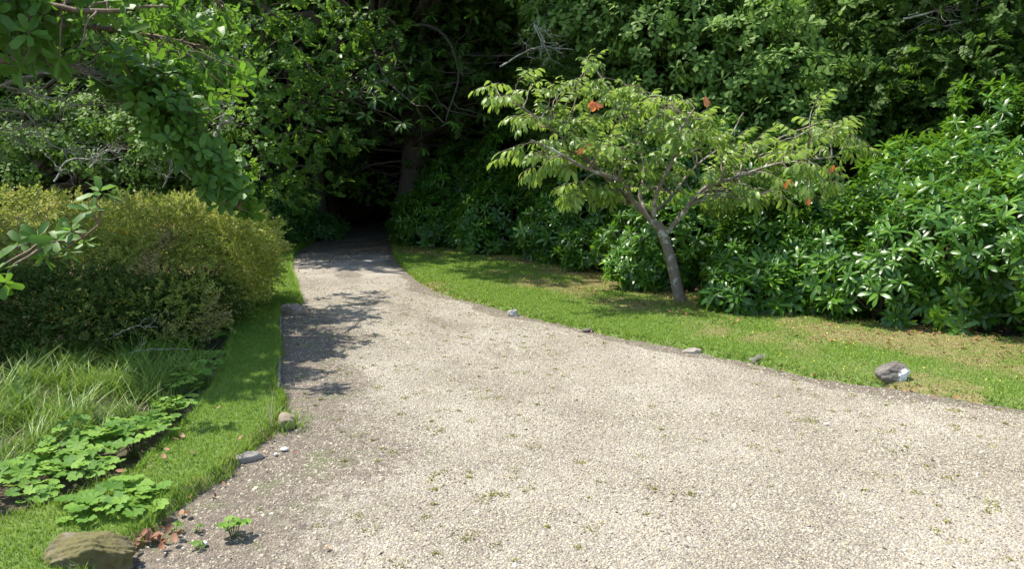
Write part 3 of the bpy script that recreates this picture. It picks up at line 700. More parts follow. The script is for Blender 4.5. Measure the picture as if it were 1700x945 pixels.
# ------------------------------------------------------------------ magnolia overhanging from the left
def magnolia():
    rng = np.random.default_rng(17); base = np.array([-6.6, 7.6, 0.]); t = thing('magnolia_tree', 'magnolia with big green leaves reaching in from the left edge over the golden bush', 'tree', base)
    tb = Tubes(); q = lambda px, py, D: at(px, py, D) - base
    tr = spline([(0, 0, -.05), (.1, -.1, 1.2), (0, .1, 2.4), (.2, 0, 3.6), (.1, .1, 4.6)], 14); tb.add(tr, (.17, .06), 10)
    limbs = [[tr[6], q(-150, 60, 7.2), q(60, 40, 7.9), q(220, 50, 8.3), q(330, 70, 9.8), q(415, 100, 10.6)],
             [tr[6], q(-120, 120, 7.0), q(80, 105, 7.7), q(200, 150, 7.7), q(290, 210, 7.6), q(350, 270, 7.6), q(395, 345, 7.6)],
             [tr[9], q(-120, -90, 7.4), q(80, -60, 7.8), q(250, -30, 8.2), q(360, 0, 10.2)],
             [tr[8], q(-160, -60, 6.6), q(60, 0, 6.3), q(180, 20, 6.2), q(280, 10, 6.1)],
             [tr[4], q(-200, 360, 6.4), q(-60, 420, 5.6), q(60, 400, 5.2), q(165, 372, 5.0)]]
    LP = []
    for i, l in enumerate(limbs):
        c = spline(l, 24); c[1:-1] += np.cumsum(rng.normal(size=(22, 3)), 0) * .008; tb.add(c, (.06 if i < 4 else .02, .008), 7); LP.append(c[6:])
    def poly_pts(poly, n, D):
        P = np.array(poly, float); lo = P.min(0); hi = P.max(0); out = []
        while len(out) < n:
            c = rng.uniform(lo, hi, (n * 3, 2)); out += list(c[inside(c, [tuple(p) for p in poly])])
        return [at(a, b, rng.uniform(*D) + 2.2 * sstep(270, 360, a) * (1 - sstep(110, 170, b))) - base for a, b in out[:n]]
    E = poly_pts([(-60, -60), (330, -40), (400, 40), (432, 100), (400, 135), (330, 120), (200, 110), (100, 110), (-60, 90)], 130, (7.5, 9.2)) \
      + poly_pts([(-60, -60), (220, -50), (200, 60), (150, 110), (-60, 110)], 60, (5.9, 6.9)) \
      + poly_pts([(190, 90), (330, 100), (430, 130), (352, 190), (345, 230), (385, 270), (405, 345), (372, 350), (330, 300), (262, 235), (160, 150)], 210, (7.1, 8.1)) \
      + poly_pts([(355, 235), (405, 290), (420, 350), (400, 375), (380, 340)], 18, (7.3, 7.8))
    E2 = [at(a, b, d) - base for a, b, d in ((35, 405, 5.1), (62, 395, 5.0), (95, 400, 5.0), (120, 385, 4.9), (150, 350, 4.9), (165, 320, 4.9), (110, 415, 5.0), (140, 400, 5.0), (8, 470, 4.6), (75, 425, 5.1), (-8, 455, 4.7))]
    Pp = []; Ax = []; Sz = []
    LA = np.concatenate(LP[:4])
    E = [e for e in E if (e[0] + base[0] + .527 * e[2] < -1.9) or rng.uniform() < .5]
    for e, src, s in [(e, LA, .150) for e in E] + [(e, LP[4], .13) for e in E2]:
        i = int(np.argmin(np.linalg.norm(src - e, axis=1) + .35 * np.maximum(src[:, 0] - e[0], 0))); c = wig(src[i], e, 7, .12, rng, .03); tb.add(c, (.011, .005), 5)
        d = nrm(c[-1] - c[-3]); Pp.append(e); Ax.append(nrm(d * .7 + np.array([.1, 0, .55]) + rng.normal(size=3) * .3)); Sz.append(s * rng.uniform(.8, 1.2) * (1 + .28 * (e[1] + base[1] > 9.3)))
        if s > .14 and rng.uniform() < .6: Pp.append(c[4]); Ax.append(nrm(rng.normal(size=3) + np.array([0, 0, .6]))); Sz.append(.13)
    Pp = np.array(Pp); Ax = np.array(Ax)
    v, f, a = place(T_MAG, rng, Pp, np.cross(Ax, sph(rng, len(Pp))), Ax, np.array(Sz))
    # crown above and left of the frame, then a leaf layer added for shade
    u = sph(rng, 900); P2 = np.array([-.9, -.5, 3.9]) + u * np.array([1.3, 1.6, 1.1]) * (rng.uniform(.5, 1, 900) ** .5)[:, None]
    A2 = nrm(u + np.array([0, 0, .8])); v2, f2, a2 = place(T_MAG, rng, P2, np.cross(A2, sph(rng, 900)), A2, np.full(900, .17))
    n3 = 2300; P_shade = np.c_[rng.uniform(-8.4, -4.2, n3), rng.uniform(5.9, 8.7, n3), rng.uniform(3.85, 4.5, n3)]  # unseen leaf layer added to shade the bush front and lawn strip
    P_shade = P_shade[((P_shade[:, 0] < -4.9) | (P_shade[:, 1] < 7.9)) & (P_shade[:, 1] > 6.9 - .9 * sstep(-5.4, -4.7, P_shade[:, 0])) & (fbm(P_shade[:, 0], P_shade[:, 1], seed=19, f=.6) > -.45)] - base
    A3 = nrm(rng.normal(size=P_shade.shape) * .5 + np.array([0, 0, 1.])); v3, f3, a3 = place(T_MAG, rng, P_shade, np.cross(A3, sph(rng, len(P_shade))), A3, np.full(len(P_shade), .16))
    for _ in range(16): tb.add(wig(tr[10], P_shade[rng.integers(len(P_shade))], 8, .12, rng, .05), (.03, .006), 5)
    v, f, a = merge([(v, f, a), (v2, f2, a2), (v3, f3, a3)])
    tb.build('trunk', M['brown'], t); build('crown', v, f, M['magnolia'], t, {'rnd': a})
    bare_branches('bare_branch', [[q(-60, 140, 7.6), q(40, 150, 7.6), q(120, 170, 7.7), q(210, 165, 7.8)], [q(-60, 190, 7.8), q(30, 180, 7.8), q(90, 235, 7.8), q(160, 230, 7.9)], [q(-60, 230, 8), q(20, 215, 8), q(70, 190, 8)],
        [q(-60, 170, 7.4), q(60, 125, 7.5), q(160, 130, 7.5), q(250, 190, 7.6)]], 'pale', t, rng, 22, (.2, .6), (.014, .0045))
magnolia()

# ------------------------------------------------------------------ trees of the wood
rt = np.random.default_rng(50)
# front oak above the cherry: real low boughs hanging to about 2.5 m
cl = []
for px, py, D in [(930, 40, 14.5), (1000, 20, 14), (1000, 85, 14.5), (1080, 60, 13.5), (1080, 130, 13.8), (1150, 30, 13.5), (1160, 110, 13.2), (1190, 175, 13.2), (1230, 60, 13), (1240, 140, 12.8), (1300, 110, 12.8), (1310, 190, 12.8), (1280, 20, 13), (1350, 60, 13.2), (1360, 150, 13), (1400, 20, 13.5), (1430, 110, 13.2), (1450, 60, 13.5), (1480, 160, 13), (1530, 100, 13.2), (1540, 170, 13.2), (1590, 130, 13.5), (1340, 240, 13), (1250, 225, 13.2), (1000, 140, 15), (900, 0, 15), (940, 95, 15.2), (1130, 230, 13.6), (1480, 0, 14), (1560, 20, 14.5), (1410, 215, 13.4), (1660, 110, 13)]:
    c = at(px, py, D + .7) - np.array([6.6, 17., 0]); q = rt.uniform(.55, .85); cl.append((*c, q * 1.1, q * 1.0, q * .62))
cl += crown_clumps(rt, 26, 1.5, 2.4, 7.6, 3.8, 2.6, 2.0, (.8, 1.2))
oak = big_tree('big oak with bright lobed leaves hanging behind and above the cherry tree', 'oak_tree', 'tree', 10, .32, cl, T_OAK, .15, 'oakfront', 'bark', 61, 185, 'trees of the wood', (6.6, 17, 0), mode='ros', twigs=3)
# left oak pair
cl = []
for px, py, D in [(20, 250, 17), (60, 230, 16.5), (110, 235, 17), (150, 270, 16.5), (30, 190, 17.5), (90, 170, 17), (160, 190, 17), (220, 215, 16.5), (250, 270, 16.5), (290, 240, 16), (330, 270, 16.5), (200, 150, 17.5), (280, 170, 17), (20, 120, 18), (120, 110, 18), (230, 90, 18), (310, 120, 17.5), (0, 290, 16.5), (60, 60, 18), (180, 50, 18), (300, 40, 18), (355, 215, 16.5), (-60, 220, 17), (-60, 120, 17), (220, 300, 17.2), (330, 310, 17.5)]:
    c = at(px, py, D) - np.array([-12.2, 19.5, 0]); q = rt.uniform(.65, .95); cl.append((*c, q * 1.15, q, q * .5))
cl += crown_clumps(rt, 22, -2.2, 4.0, 7.2, 3.6, 2.4, 2.0, (.8, 1.3))
oakl = big_tree('oak with a sunlit brown trunk behind the left end of the golden bush', 'oak_tree', 'tree', 10, .26, cl, T_OAK, .125, 'oak', 'brown', 62, 210, 'trees of the wood', (-11.6, 18.6, 0), mode='ros', twigs=3)
oakl.location = (-12.2, 19.5, 0)

def std_tree(label, name, seed, H, tr, tpls, size, leafm, barkm, per, low, n=60, rad=3.2, mode='spr', group='trees of the wood', loc=(0, 0, 0), extra=()):
    r = np.random.default_rng(seed)
    c = crown_clumps(r, n, 0, 0, (H + low) / 2, rad, rad, (H - low) / 2, (.7, 1.25), .55) + list(extra)
    return big_tree(label, name, 'tree', H, tr, c, tpls, size, leafm, barkm, seed, per, group, loc, mode=mode, twigs=2)
ashx = []
for px, py, D in [(420, 30, 15), (470, 60, 15.5), (520, 20, 15.5), (450, 120, 15), (510, 110, 15.6), (570, 60, 16), (420, 190, 15), (480, 180, 15.3), (540, 150, 16), (440, 250, 15.2), (500, 240, 15.6), (430, 300, 15.6), (560, 230, 16.4), (610, 110, 16.5), (620, 40, 16.5), (520, 300, 16.6), (400, 100, 14.8), (470, 330, 16.8)]:
    ashx.append((*(at(px, py, D) - np.array([-7.6, 20.6, 0])), rt.uniform(.5, .8), rt.uniform(.45, .65), rt.uniform(.28, .42)))
ash = std_tree('leafy ash with fine light foliage left of the drive', 'ash_tree', 71, 12, .22, T_BROAD, .26, 'broad', 'bark', 170, 3.6, 40, 2.6, loc=(-7.6, 20.6, 0), extra=ashx)
shade_boughs = [(x + rt.normal() * .3, y + rt.normal() * .3, z, .9, .9, .5) for x, y, z in ((-3.5, -6.5, 8), (-2.4, -7.6, 8.6), (.5, -6.8, 8.4), (1.6, -5.6, 8.2), (-3.4, -9.2, 7.6), (-.8, -8.2, 8), (2.6, -4.2, 8), (.4, -4.6, 7.6), (-6, -9.4, 7.2), (-1.6, -4.6, 7.4), (1.8, -8.0, 8.4), (2.4, -9.6, 7.6), (.8, -9.9, 7.3), (3.4, -8.4, 7.9), (4.2, -9.8, 7.8), (1.6, -8.9, 7.0), (5.0, -7.6, 8), (-.8, -10.4, 7.6))]  # clumps added above the frame to shade the rhododendrons and verge
bxf = []
for px, py, D in [(590, 40, 18.5), (630, 90, 18), (660, 30, 19), (700, 70, 18.5), (745, 30, 18.5), (760, 120, 18), (790, 70, 19), (830, 30, 18.5), (850, 120, 18.5), (880, 70, 18), (900, 160, 18.5), (930, 110, 18), (800, 170, 18.5), (850, 210, 19),
                  (640, 150, 18.5), (600, 170, 19), (740, 200, 19), (780, 240, 19.5), (900, 230, 18.5), (950, 200, 18), (840, 270, 20), (620, 215, 19.5), (910, 20, 18), (690, 140, 18.2), (570, 110, 18.5), (730, 270, 20.5), (960, 40, 17.5), (980, 270, 18.5)]:
    c = at(px, py, D); q = rt.uniform(.6, .9); bxf.append((c[0] + 2.75, c[1] - 21.6, c[2], q * 1.1, q, q * .42))
beech = std_tree('huge dark trunked beech standing right of the drive mouth', 'beech_tree', 72, 15, .50, T_BROAD, .32, 'darkleaf', 'bark', 130, 4.4, 80, 4.4, loc=(-2.75, 21.6, 0), extra=[(c[0] - .5, c[1] + 2.9, *c[2:]) for c in shade_boughs] + bxf + [(rt.uniform(-4.2, .8) + 2.75, rt.uniform(13.6, 17.6) - 21.6, rt.uniform(7, 8.6), .85, .85, .45) for _ in range(17)])  # the random overhead clumps are likewise added to cast shade
beech.children[0].name = 'trunk'
thin = std_tree('slim tree with pale green leaves', 'birch_tree', 73, 11, .13, T_BROAD, .28, 'broad', 'brown', 150, 2.4, 55, 2.3, loc=(2.4, 19.5, 0))
thin['label'] = 'slim tree with pale green leaves between the beech and the big oak'
hol = std_tree('dense dark holly standing behind the right hand oak', 'holly_tree', 74, 9, .16, T_BROAD, .26, 'darkleaf', 'bark', 230, .6, 70, 2.2, loc=(11.5, 15.5, 0))
G = 'trees of the wood'
dup(oak, (14.5, 19, 0), 2.4, (1, 1, 1.05), 'oak at the right edge behind the tall rhododendron', G)
dup(ash, (-11.4, 24.4, 0), 2.2, (1, 1, 1.1), 'ash with a dim grey trunk behind the middle of the golden bush', G)
dup(ash, (.6, 22.5, 0), 4.2, (1.1, 1.1, 1.1), 'ash with pale leaves behind the rhododendrons right of the beech', G)
dup(hol, (-8.6, 23.8, 0), 1.2, (1.1, 1.1, 1.1), 'dark holly left of the drive mouth behind the laurels', G)
dup(hol, (2.9, 16.9, 0), 2.9, (.9, .9, .8), 'dark holly behind the left half of the cherry tree', G)
dup(hol, (8.3, 14.6, 0), 5.1, (.9, .9, .95), 'dark holly between the big oak and the tall rhododendron', G)
dup(hol, (-14.5, 20.5, 0), .4, (1, 1, 1), 'dark holly at the far left edge behind the oak', G)
dup(beech, (-8.2, 27, 0), 2.0, (.95, .95, .95), 'dark beech on the left of the shaded drive', G)
dup(thin, (-6.7, 24.3, 0), 2.5, (1, 1, 1.1), 'slim tree at the left brink of the shaded drive', G)
back = [(hol, -5.0, 31, 1.2, 1.5), (hol, -2.0, 31.5, 2.2, 1.4), (hol, -7.6, 31.5, .2, 1.5), (ash, -12, 26, 1, 1.15), (beech, 3.8, 28, 3, 1), (ash, 9, 23.5, .5, 1.1), (beech, 13, 27, 1, 1), (hol, 6, 20.5, 4, 1.2), (hol, 18, 20, 2, 1.3),
        (oakl, -20, 25, 2, 1.1), (beech, -15, 31, 4, 1), (ash, -1, 34, 2, 1.2), (hol, -11.6, 24, 5, 1.2), (ash, 19, 29, 3, 1.2), (hol, 12, 22, 3.3, 1.3), (beech, 9, 34, 2.4, 1), (hol, -17.5, 23, 2.1, 1.2), (ash, -22, 32, .9, 1.2), (hol, 1.5, 26, .9, 1.2), (hol, -13.9, 27.5, 3.9, 1.3), (thin, -4.4, 34, 0, 1.2), (hol, -3.8, 35, 0, 1.4), (hol, -6.2, 35.5, 1, 1.4), (hol, -4.6, 38, 2, 1.6)]
for k, (src, x, y, rz, s) in enumerate(back):
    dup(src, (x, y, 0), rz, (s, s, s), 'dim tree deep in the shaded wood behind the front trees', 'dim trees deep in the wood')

# chestnut bough hanging in the gap over the drive
def chestnut():
    rng = np.random.default_rng(91); base = np.array([-5.9, 22.6, 0.]); t = thing('chestnut_tree', 'chestnut with long drooping leaves hanging over the dark drive mouth', 'tree', base, 0, G)
    tb = Tubes(); q = lambda px, py, D: at(px, py, D) - base
    tr = wig((0, 0, -.1), (.4, .2, 9), 12, .03, rng); tb.add(tr, (.24, .08), 10); P = []
    for l in ([tr[6], q(500, 80, 18), q(520, 140, 16.5), q(500, 190, 15.5)], [tr[6], q(600, 60, 18), q(640, 130, 16), q(690, 175, 15)], [tr[7], q(700, 40, 18), q(760, 110, 16.5), q(740, 200, 15.6)], [tr[5], q(560, 150, 18), q(580, 165, 16), q(600, 150, 15)], [tr[7], q(640, 30, 18), q(660, 90, 17), q(640, 140, 16)]):
        c = spline(l, 18); tb.add(c, (.05, .010), 6)
        for _ in range(20):
            i = rng.integers(9, 18); e = c[i] + rng.normal(size=3) * np.array([.6, .6, .32]); tb.add(wig(c[i], e, 5, .12, rng), (.010, .004), 4); P.append(e)
    P = np.array(P); A = nrm(np.array([0, -.25, 1.]) + rng.normal(size=P.shape) * .3)
    u = sph(rng, 1500); P2 = np.array([0, -.5, 8]) + u * np.array([3.6, 3.4, 2.6]) * (rng.uniform(.2, 1, 1500) ** .4)[:, None]; A2 = nrm(u + np.array([0, 0, 1.]))
    P = np.r_[P, P2]; A = np.r_[A, A2]
    v, f, a = place(T_CHEST, rng, P, np.cross(A, sph(rng, len(P))), A, np.r_[np.full(len(P) - 1500, .22), np.full(1500, .34)])
    tb.build('trunk', M['bark'], t); build('crown', v, f, M['chest'], t, {'rnd': a})
chestnut()

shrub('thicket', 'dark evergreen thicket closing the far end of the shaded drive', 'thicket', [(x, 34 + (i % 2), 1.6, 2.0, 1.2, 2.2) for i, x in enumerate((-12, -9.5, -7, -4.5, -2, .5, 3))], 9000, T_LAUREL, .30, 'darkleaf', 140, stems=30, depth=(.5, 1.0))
# far-off wood closing the background
rng = np.random.default_rng(33)
n = 30000; ang = rng.uniform(-1.25, 1.25, n); rad = rng.uniform(36, 46, n)
P = np.c_[np.sin(ang) * rad - 1, np.cos(ang) * rad, rng.uniform(0, 1, n) ** 1.2 * 15 + .2]
P[:, 2] *= 1 + .15 * fbm(P[:, 0], P[:, 1], seed=3, f=.1)
A = nrm(np.array([0, -.5, 1.]) + rng.normal(size=P.shape) * .6)
v, f, a = place([spray(rs, leaf_small(.6), 7, 1.0, .55, .1) for _ in range(3)], rng, P, sph(rng, n) * np.array([1, 1, .4]), A, np.full(n, .8) * rng.uniform(.7, 1.3, n))
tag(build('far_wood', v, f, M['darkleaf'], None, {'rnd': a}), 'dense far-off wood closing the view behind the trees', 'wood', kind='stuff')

# bare limbs with pale lichen
def limb_on(tree, curves, mat, seed, twig, ln, r, label=None):
    base = np.array(tree.location); o = bare_branches('bare_branch', [[p - base for p in c] for c in curves], mat, tree, np.random.default_rng(seed), twig, ln, r)
    for b in o:
        if label: b['label'] = label
limb_on(ash, [[at(352, 250, 15), at(366, 205, 15), at(385, 175, 15), at(396, 130, 15.1), at(425, 20, 15.4)], [at(366, 205, 15), at(385, 200, 14.9), at(375, 190, 14.8)]], 'pale', 5, 5, (.3, .9), (.055, .012), 'pale lichened bare limb')
limb_on(ash, [[at(420, 120, 15.5), at(432, 60, 15.5), at(440, -20, 15.5)], [at(405, 130, 15.6), at(425, 60, 15.5), at(410, -20, 15.4)]], 'twig', 6, 8, (.3, .9), (.03, .008))
limb_on(oak, [[at(830, 110, 14.6), at(870, 85, 14.5), at(905, 70, 14.3), at(960, 75, 14.4)], [at(905, 70, 14.3), at(890, 40, 14.4), at(915, 95, 14.2)], [at(1500, 30, 12.6), at(1560, 18, 12.4), at(1620, 10, 12.4)], [at(1540, 50, 12.6), at(1600, 35, 12.4), at(1690, 30, 12.2)], [at(1640, 60, 12.6), at(1670, 30, 12.4), at(1710, 20, 12.4)]], 'pale', 7, 12, (.2, .7), (.018, .006))
limb_on(beech, [[at(690, 98, 20.6), at(750, 92, 19), at(830, 95, 17.6), at(900, 96, 17.2)], [at(695, 112, 20.6), at(760, 108, 18.5), at(850, 104, 17.5)]], 'bark', 8, 9, (.3, .8), (.04, .010))
limb_on(oakl, [[at(90, 300, 15.8), at(110, 268, 15.8), at(150, 265, 15.8), at(185, 240, 15.9)], [at(270, 310, 15.6), at(290, 280, 15.6), at(320, 300, 15.7)], [at(150, 280, 15.6), at(170, 255, 15.6), at(195, 262, 15.6)]], 'pale', 9, 9, (.2, .6), (.022, .009))

# ------------------------------------------------------------------ long grass, lady's mantle
rng = np.random.default_rng(44)
bed = [gr(*p) for p in [(-60, 700), (0, 640), (90, 590), (230, 585), (330, 590), (335, 640), (290, 690), (215, 715), (130, 750), (40, 790), (-60, 820)]]
lo = np.min(bed, 0); hi = np.max(bed, 0); P = rng.uniform(lo, hi, (30000, 2)); P = P[sdist(P, [tuple(p) for p in bed]) > 0]
tu = rng.choice(len(P), 170); C_ = P[tu]; k = rng.integers(0, len(C_), 7000); Q = C_[k] + rng.normal(size=(7000, 2)) * .042
hs = (.13 + .26 * rng.uniform(size=len(C_)) ** 1.4)[k] * rng.uniform(.5, 1.15, 7000)
tag(blades('long_grass', Q, np.full(len(Q), -.03), hs, np.full(len(Q), .0085) * rng.uniform(.6, 1.5, len(Q)), M['long'], rng, .9, 4), 'long uncut grass in front of the golden bush', 'grass', kind='stuff')
def iris(px, py, n, h, label, seed):
    r = np.random.default_rng(seed); b = gr(px, py); P = b + r.normal(size=(n, 2)) * .025
    o = blades('sword_leaf_plant', P, np.full(n, -.03), h * r.uniform(.6, 1.1, n), np.full(n, .030), M['long'], r, .35, 5); tag(o, label, 'plant', 'sword leaved plants')
iris(30, 690, 6, .42, 'sword leaved plant at the far left edge, in front of the bush', 1)
iris(108, 655, 5, .36, 'sword leaved plant with broad upright blades under the bush', 2)

FAN = leaf_fan(8)
def mantle_mesh(seed, n, rad, size):
    r = np.random.default_rng(seed); tb = Tubes(); P = []; N = []; S = []
    for i in range(n):
        a = i * 2.399; d = rad * math.sqrt((i + .5) / n) * r.uniform(.8, 1.1)
        h = (.11 - .35 * d * d / max(rad, .05) ** 1 * .3) * r.uniform(.6, 1.25) + .03
        p = np.array([math.cos(a) * d, math.sin(a) * d, max(h, .035)]); p[2] *= min(1, rad / .16); P.append(p)
        N.append(nrm(np.array([math.cos(a) * d / rad * .55, math.sin(a) * d / rad * .55, 1.]) + r.normal(size=3) * .2)); S.append(size * r.uniform(.65, 1.15))
        tb.add(np.array([(0, 0, -.06), p * np.array([.5, .5, .75]), p - np.array([0, 0, .004])]), (.002, .0016), 4)
    P = np.array(P); N = np.array(N); X = nrm(P * np.array([1, 1, 0]) + 1e-4 + r.normal(size=P.shape) * .02)
    v, f, a = scatter(*FAN, P, basis(X, N), np.array(S), np.zeros(len(FAN[0])), r.uniform(0, 2, n))
    return v, f, a, tb
PROTO = []
for sd_, n_, rad_, s_ in ((1, 30, .22, .105), (2, 20, .17, .095), (3, 34, .26, .12), (4, 14, .085, .065), (5, 6, .045, .05)):
    PROTO.append(mantle_mesh(sd_, n_, rad_, s_))
made = {}
def mantle(px, py, k, rz, s, label, z=.0):
    b = gr(px, py); loc = (b[0], b[1], z)
    if k not in made:
        t = thing('lady_mantle', label, 'plant', loc, rz, "lady's mantle plants"); t.scale = (s, s, s)
        v, f, a, tb = PROTO[k]; build('leaves', v, f, M['mantle'], t, {'rnd': a}); tb.build('stalks', M['stem'], t); made[k] = t
    else: dup(made[k], loc, rz, (s, s, s), label, "lady's mantle plants")
for a in [(190, 862, 2, .3, 1.0, "large leaved lady's mantle right behind the mossy boulder"),
          (248, 838, 1, 1.2, .9, "lady's mantle spreading over the lawn edge right of the boulder clump"),
          (280, 886, 4, 2.0, 1.0, "small lady's mantle touching the right end of the mossy boulder"),
          (374, 886, 3, .5, 1.0, "round lady's mantle seedling alone on the gravel, the larger of two"),
          (328, 916, 4, .2, .95, "smallest lady's mantle seedling on the gravel, nearest the camera"),
          (330, 878, 4, 1.9, .8, "tiny lady's mantle seedling on the gravel behind the smallest one"),
          (20, 812, 0, 2.2, 1.0, "lady's mantle at the left edge of the picture"),
          (95, 792, 2, 2.5, .85, "dense lady's mantle second from the left edge in the row along the lawn"),
          (60, 840, 1, 0.0, 1.0, "lady's mantle leaning onto the lawn at lower left"),
          (150, 765, 0, 1.5, 1.1, "lady's mantle in the middle of the row along the lawn"),
          (215, 745, 0, 3.0, 1.1, "lady's mantle where the long grass meets the lawn"),
          (255, 712, 2, 4.0, .85, "lady's mantle at the shadow line of the bush"),
          (285, 690, 0, 5.0, 1.0, "half shaded lady's mantle below the bush's right side"),
          (160, 800, 1, 5.5, 1.1, "low lady's mantle at the lawn's edge above the boulder"),
          (110, 755, 1, 5.0, 1.1, "lady's mantle in among the long grass"),
          (335, 628, 0, .9, 1.1, "shaded lady's mantle beside the lawn strip"),
          (345, 600, 2, 1.9, .9, "shaded lady's mantle right under the bush"),
          (352, 572, 0, 2.9, 1.1, "farthest lady's mantle in the bush's shade"),
          (318, 655, 1, 3.9, 1.0, "bright edged lady's mantle beside the shaded lawn")]:
    mantle(*a)
for o in [o for o in bpy.data.objects if o.name.startswith('lady_mantle')]:
    q = random.Random(o.name); o.location.x += q.uniform(-.05, .05); o.location.y += q.uniform(-.04, .04); k = q.uniform(.75, 1.02); o.scale = (o.scale[0] * k, o.scale[1] * k, o.scale[2] * k * q.uniform(.85, 1.15))

# ------------------------------------------------------------------ stones
def stone(name, label, px, py, size, seed, mat, rz=0, sink=.3, cat='stone', group=None, sub=4, rough=.22, facets=9):
    r = np.random.default_rng(seed); b = gr(px, py)
    bm_o = None
    import bmesh
    bm = bmesh.new(); bmesh.ops.create_icosphere(bm, subdivisions=sub, radius=1.0)
    V = np.array([v.co[:] for v in bm.verts]); F = np.array([[v.index for v in f.verts] for f in bm.faces]); bm.free()
    pl = sph(r, facets); of = r.uniform(.62, .9, facets)
    for n_, o_ in zip(pl, of):
        d = V @ n_ - o_; m = d > 0; V[m] -= d[m][:, None] * n_ * .92
    V = V * (1 + rough * .35 * fbm(*V.T, seed=seed, f=.45)[:, None] + rough * .12 * fbm(*V.T, seed=seed + 1, f=1.8)[:, None])
    V = V * (1 + .035 * fbm(*V.T, seed=seed + 2, f=4.5, octv=3)[:, None]) if sub >= 5 else V
    V = V * np.array(size) * .5; V[:, 2] += size[2] * (.5 - sink)
    o = build(name, V, F, mat, smooth=True); o.location = (b[0], b[1], 0); o.rotation_euler = (0, 0, rz)
    return tag(o, label, cat, group)
SM = lambda *a, **k: stonemat(*a, **k)
stone('boulder', 'long mossy boulder at the bottom left corner of the lawn', 150, 950, (.50, .27, .29), 3, SM('mossy_boulder', (.10, .08, .055), (.24, .195, .14), (.15, .13, .04), .46), .06, .34, cat='boulder', facets=16, sub=6, rough=.4)
stone('stone', 'rounded stone with a white painted patch on the right verge', 1481, 637, (.25, .22, .235), 9, SM('patched_stone', (.07, .06, .05), (.20, .18, .15), (.17, .13, .06), .72, .14, (.085, -.10, .055)), .1, .14, rough=.5, sub=5, facets=14)
stone('stone', 'brown squared stone at the left edge of the drive beyond the edging kerb', 485, 522, (.32, .22, .20), 12, SM('brown_stone', (.13, .10, .075), (.34, .28, .21), None), .3, .25)
stone('stone', 'small dark broken stone sunk in the right verge edge', 1258, 600, (.25, .16, .11), 15, SM('dark_stone', (.07, .065, .06), (.22, .20, .18), None), .7, .35)
stone('stone', 'small pale stone on the right drive edge at the middle of the picture', 853, 523, (.15, .13, .12), 18, SM('pale_stone', (.22, .20, .17), (.42, .40, .35), None), .2, .35)
stone('stone', 'flat grey stone flush with the right drive edge below the cherry tree', 1150, 584, (.20, .12, .08), 21, SM('flat_stone', (.2, .17, .13), (.38, .33, .27), None), .1, .5)
stone('stone', 'low stone on the right drive edge left of the cherry tree', 975, 550, (.14, .10, .07), 22, M['pebble'], .1, .45)
stone('stone', 'mossy brown kerb stone standing at the left lawn corner', 474, 708, (.14, .24, .15), 27, SM('corner_stone', (.16, .12, .08), (.34, .27, .19), (.17, .15, .05), .62), .25, .35)
stone('stone', 'long grey kerb stone curving round the left lawn edge', 408, 764, (.30, .10, .11), 30, SM('long_kerb_stone', (.13, .115, .10), (.32, .29, .25), None), .72, .45)
for i, (px, py, s, lb) in enumerate([(472, 748, .055, 'white pebble lying by the left lawn corner'), (458, 756, .035, 'small white pebble left of the larger one by the lawn corner'), (340, 905, .045, 'white chip beside the small plants on the gravel'), (1372, 706, .04, 'white chip lying towards the right of the gravel')]):
    q = SM('white_pebble', (.60, .58, .54), (.78, .77, .73), None) if i == 0 else q
    stone('pebble', lb, px, py, (s, s * .7, s * .5), 70 + i, q, i, .2, 'pebble', 'white pebbles', 2)
# concrete edging kerb
q = SM('kerb_concrete', (.12, .11, .095), (.26, .24, .21), None)
a0 = gr(466, 526); a1 = gr(463, 655); d = nrm(a0 - a1); nn_ = np.array([-d[1], d[0]]); V = []; S_ = 24
for k in range(S_ + 1):
    c = a1 + (a0 - a1) * k / S_ + nn_ * .006 * math.sin(k * 1.9)
    for s, z_ in ((-.012, -.06), (-.012, .040), (-.009, .045), (.009, .045), (.012, .040), (.012, -.06)): V.append((*(c + nn_ * s), z_ + .004 * math.sin(k * 1.3)))
F4 = [(k * 6 + j, k * 6 + j + 1, k * 6 + 7 + j, k * 6 + 6 + j) for k in range(S_) for j in range(5)]
ko = build('edging_kerb', V, [np.array(F4), np.array([(0, 1, 2, 3, 4, 5), tuple(S_ * 6 + j for j in (5, 4, 3, 2, 1, 0))])], q)
tag(ko, 'narrow grey edging kerb between the shaded lawn strip and the gravel', 'kerb')
ko.data.attributes.new('rnd', 'FLOAT', 'POINT')

# ------------------------------------------------------------------ small things
rng = np.random.default_rng(66)
def litter(name, P, z, size, mat, label, cat, kind=None, group=None):
    N = len(P); x = np.c_[rng.normal(size=(N, 2)), rng.normal(size=N) * .25]; nn = np.c_[rng.normal(size=(N, 2)) * .35, np.ones(N)]
    v, f, a = scatter(*LV(.6, .35, -.35, .5), np.c_[P, z], basis(x, nn), size, np.zeros(8), rng.uniform(0, 2, N))
    return tag(build(name, v, f, mat, attrs={'rnd': a}), label, cat, group, kind)
P = rng.uniform((-4, 4.5), (9, 22), (60000, 2)); h = sdist(P, HEDGE, False); P = P[(h < .9) & infront(P)]
P = P[(rng.uniform(size=len(P)) < .10 + .25 * (sdist(P, RLAWN) < .5))]
litter('leaf_litter', P, np.where(sdist(P, RLAWN) > 0, .055, .01), rng.uniform(.03, .06, len(P)), M['litter'], 'brown leaf litter at the foot of the rhododendrons', 'leaves', 'stuff')
P = rng.uniform((-14, 9), (-3.5, 22), (9000, 2)); litter('leaf_litter', P[sdist(P, LLAWN) < -.1], -.02 * np.ones((sdist(P, LLAWN) < -.1).sum()), rng.uniform(.03, .07, (sdist(P, LLAWN) < -.1).sum()), M['litter'], 'brown leaf litter on the woodland floor behind the golden bush', 'leaves', 'stuff')
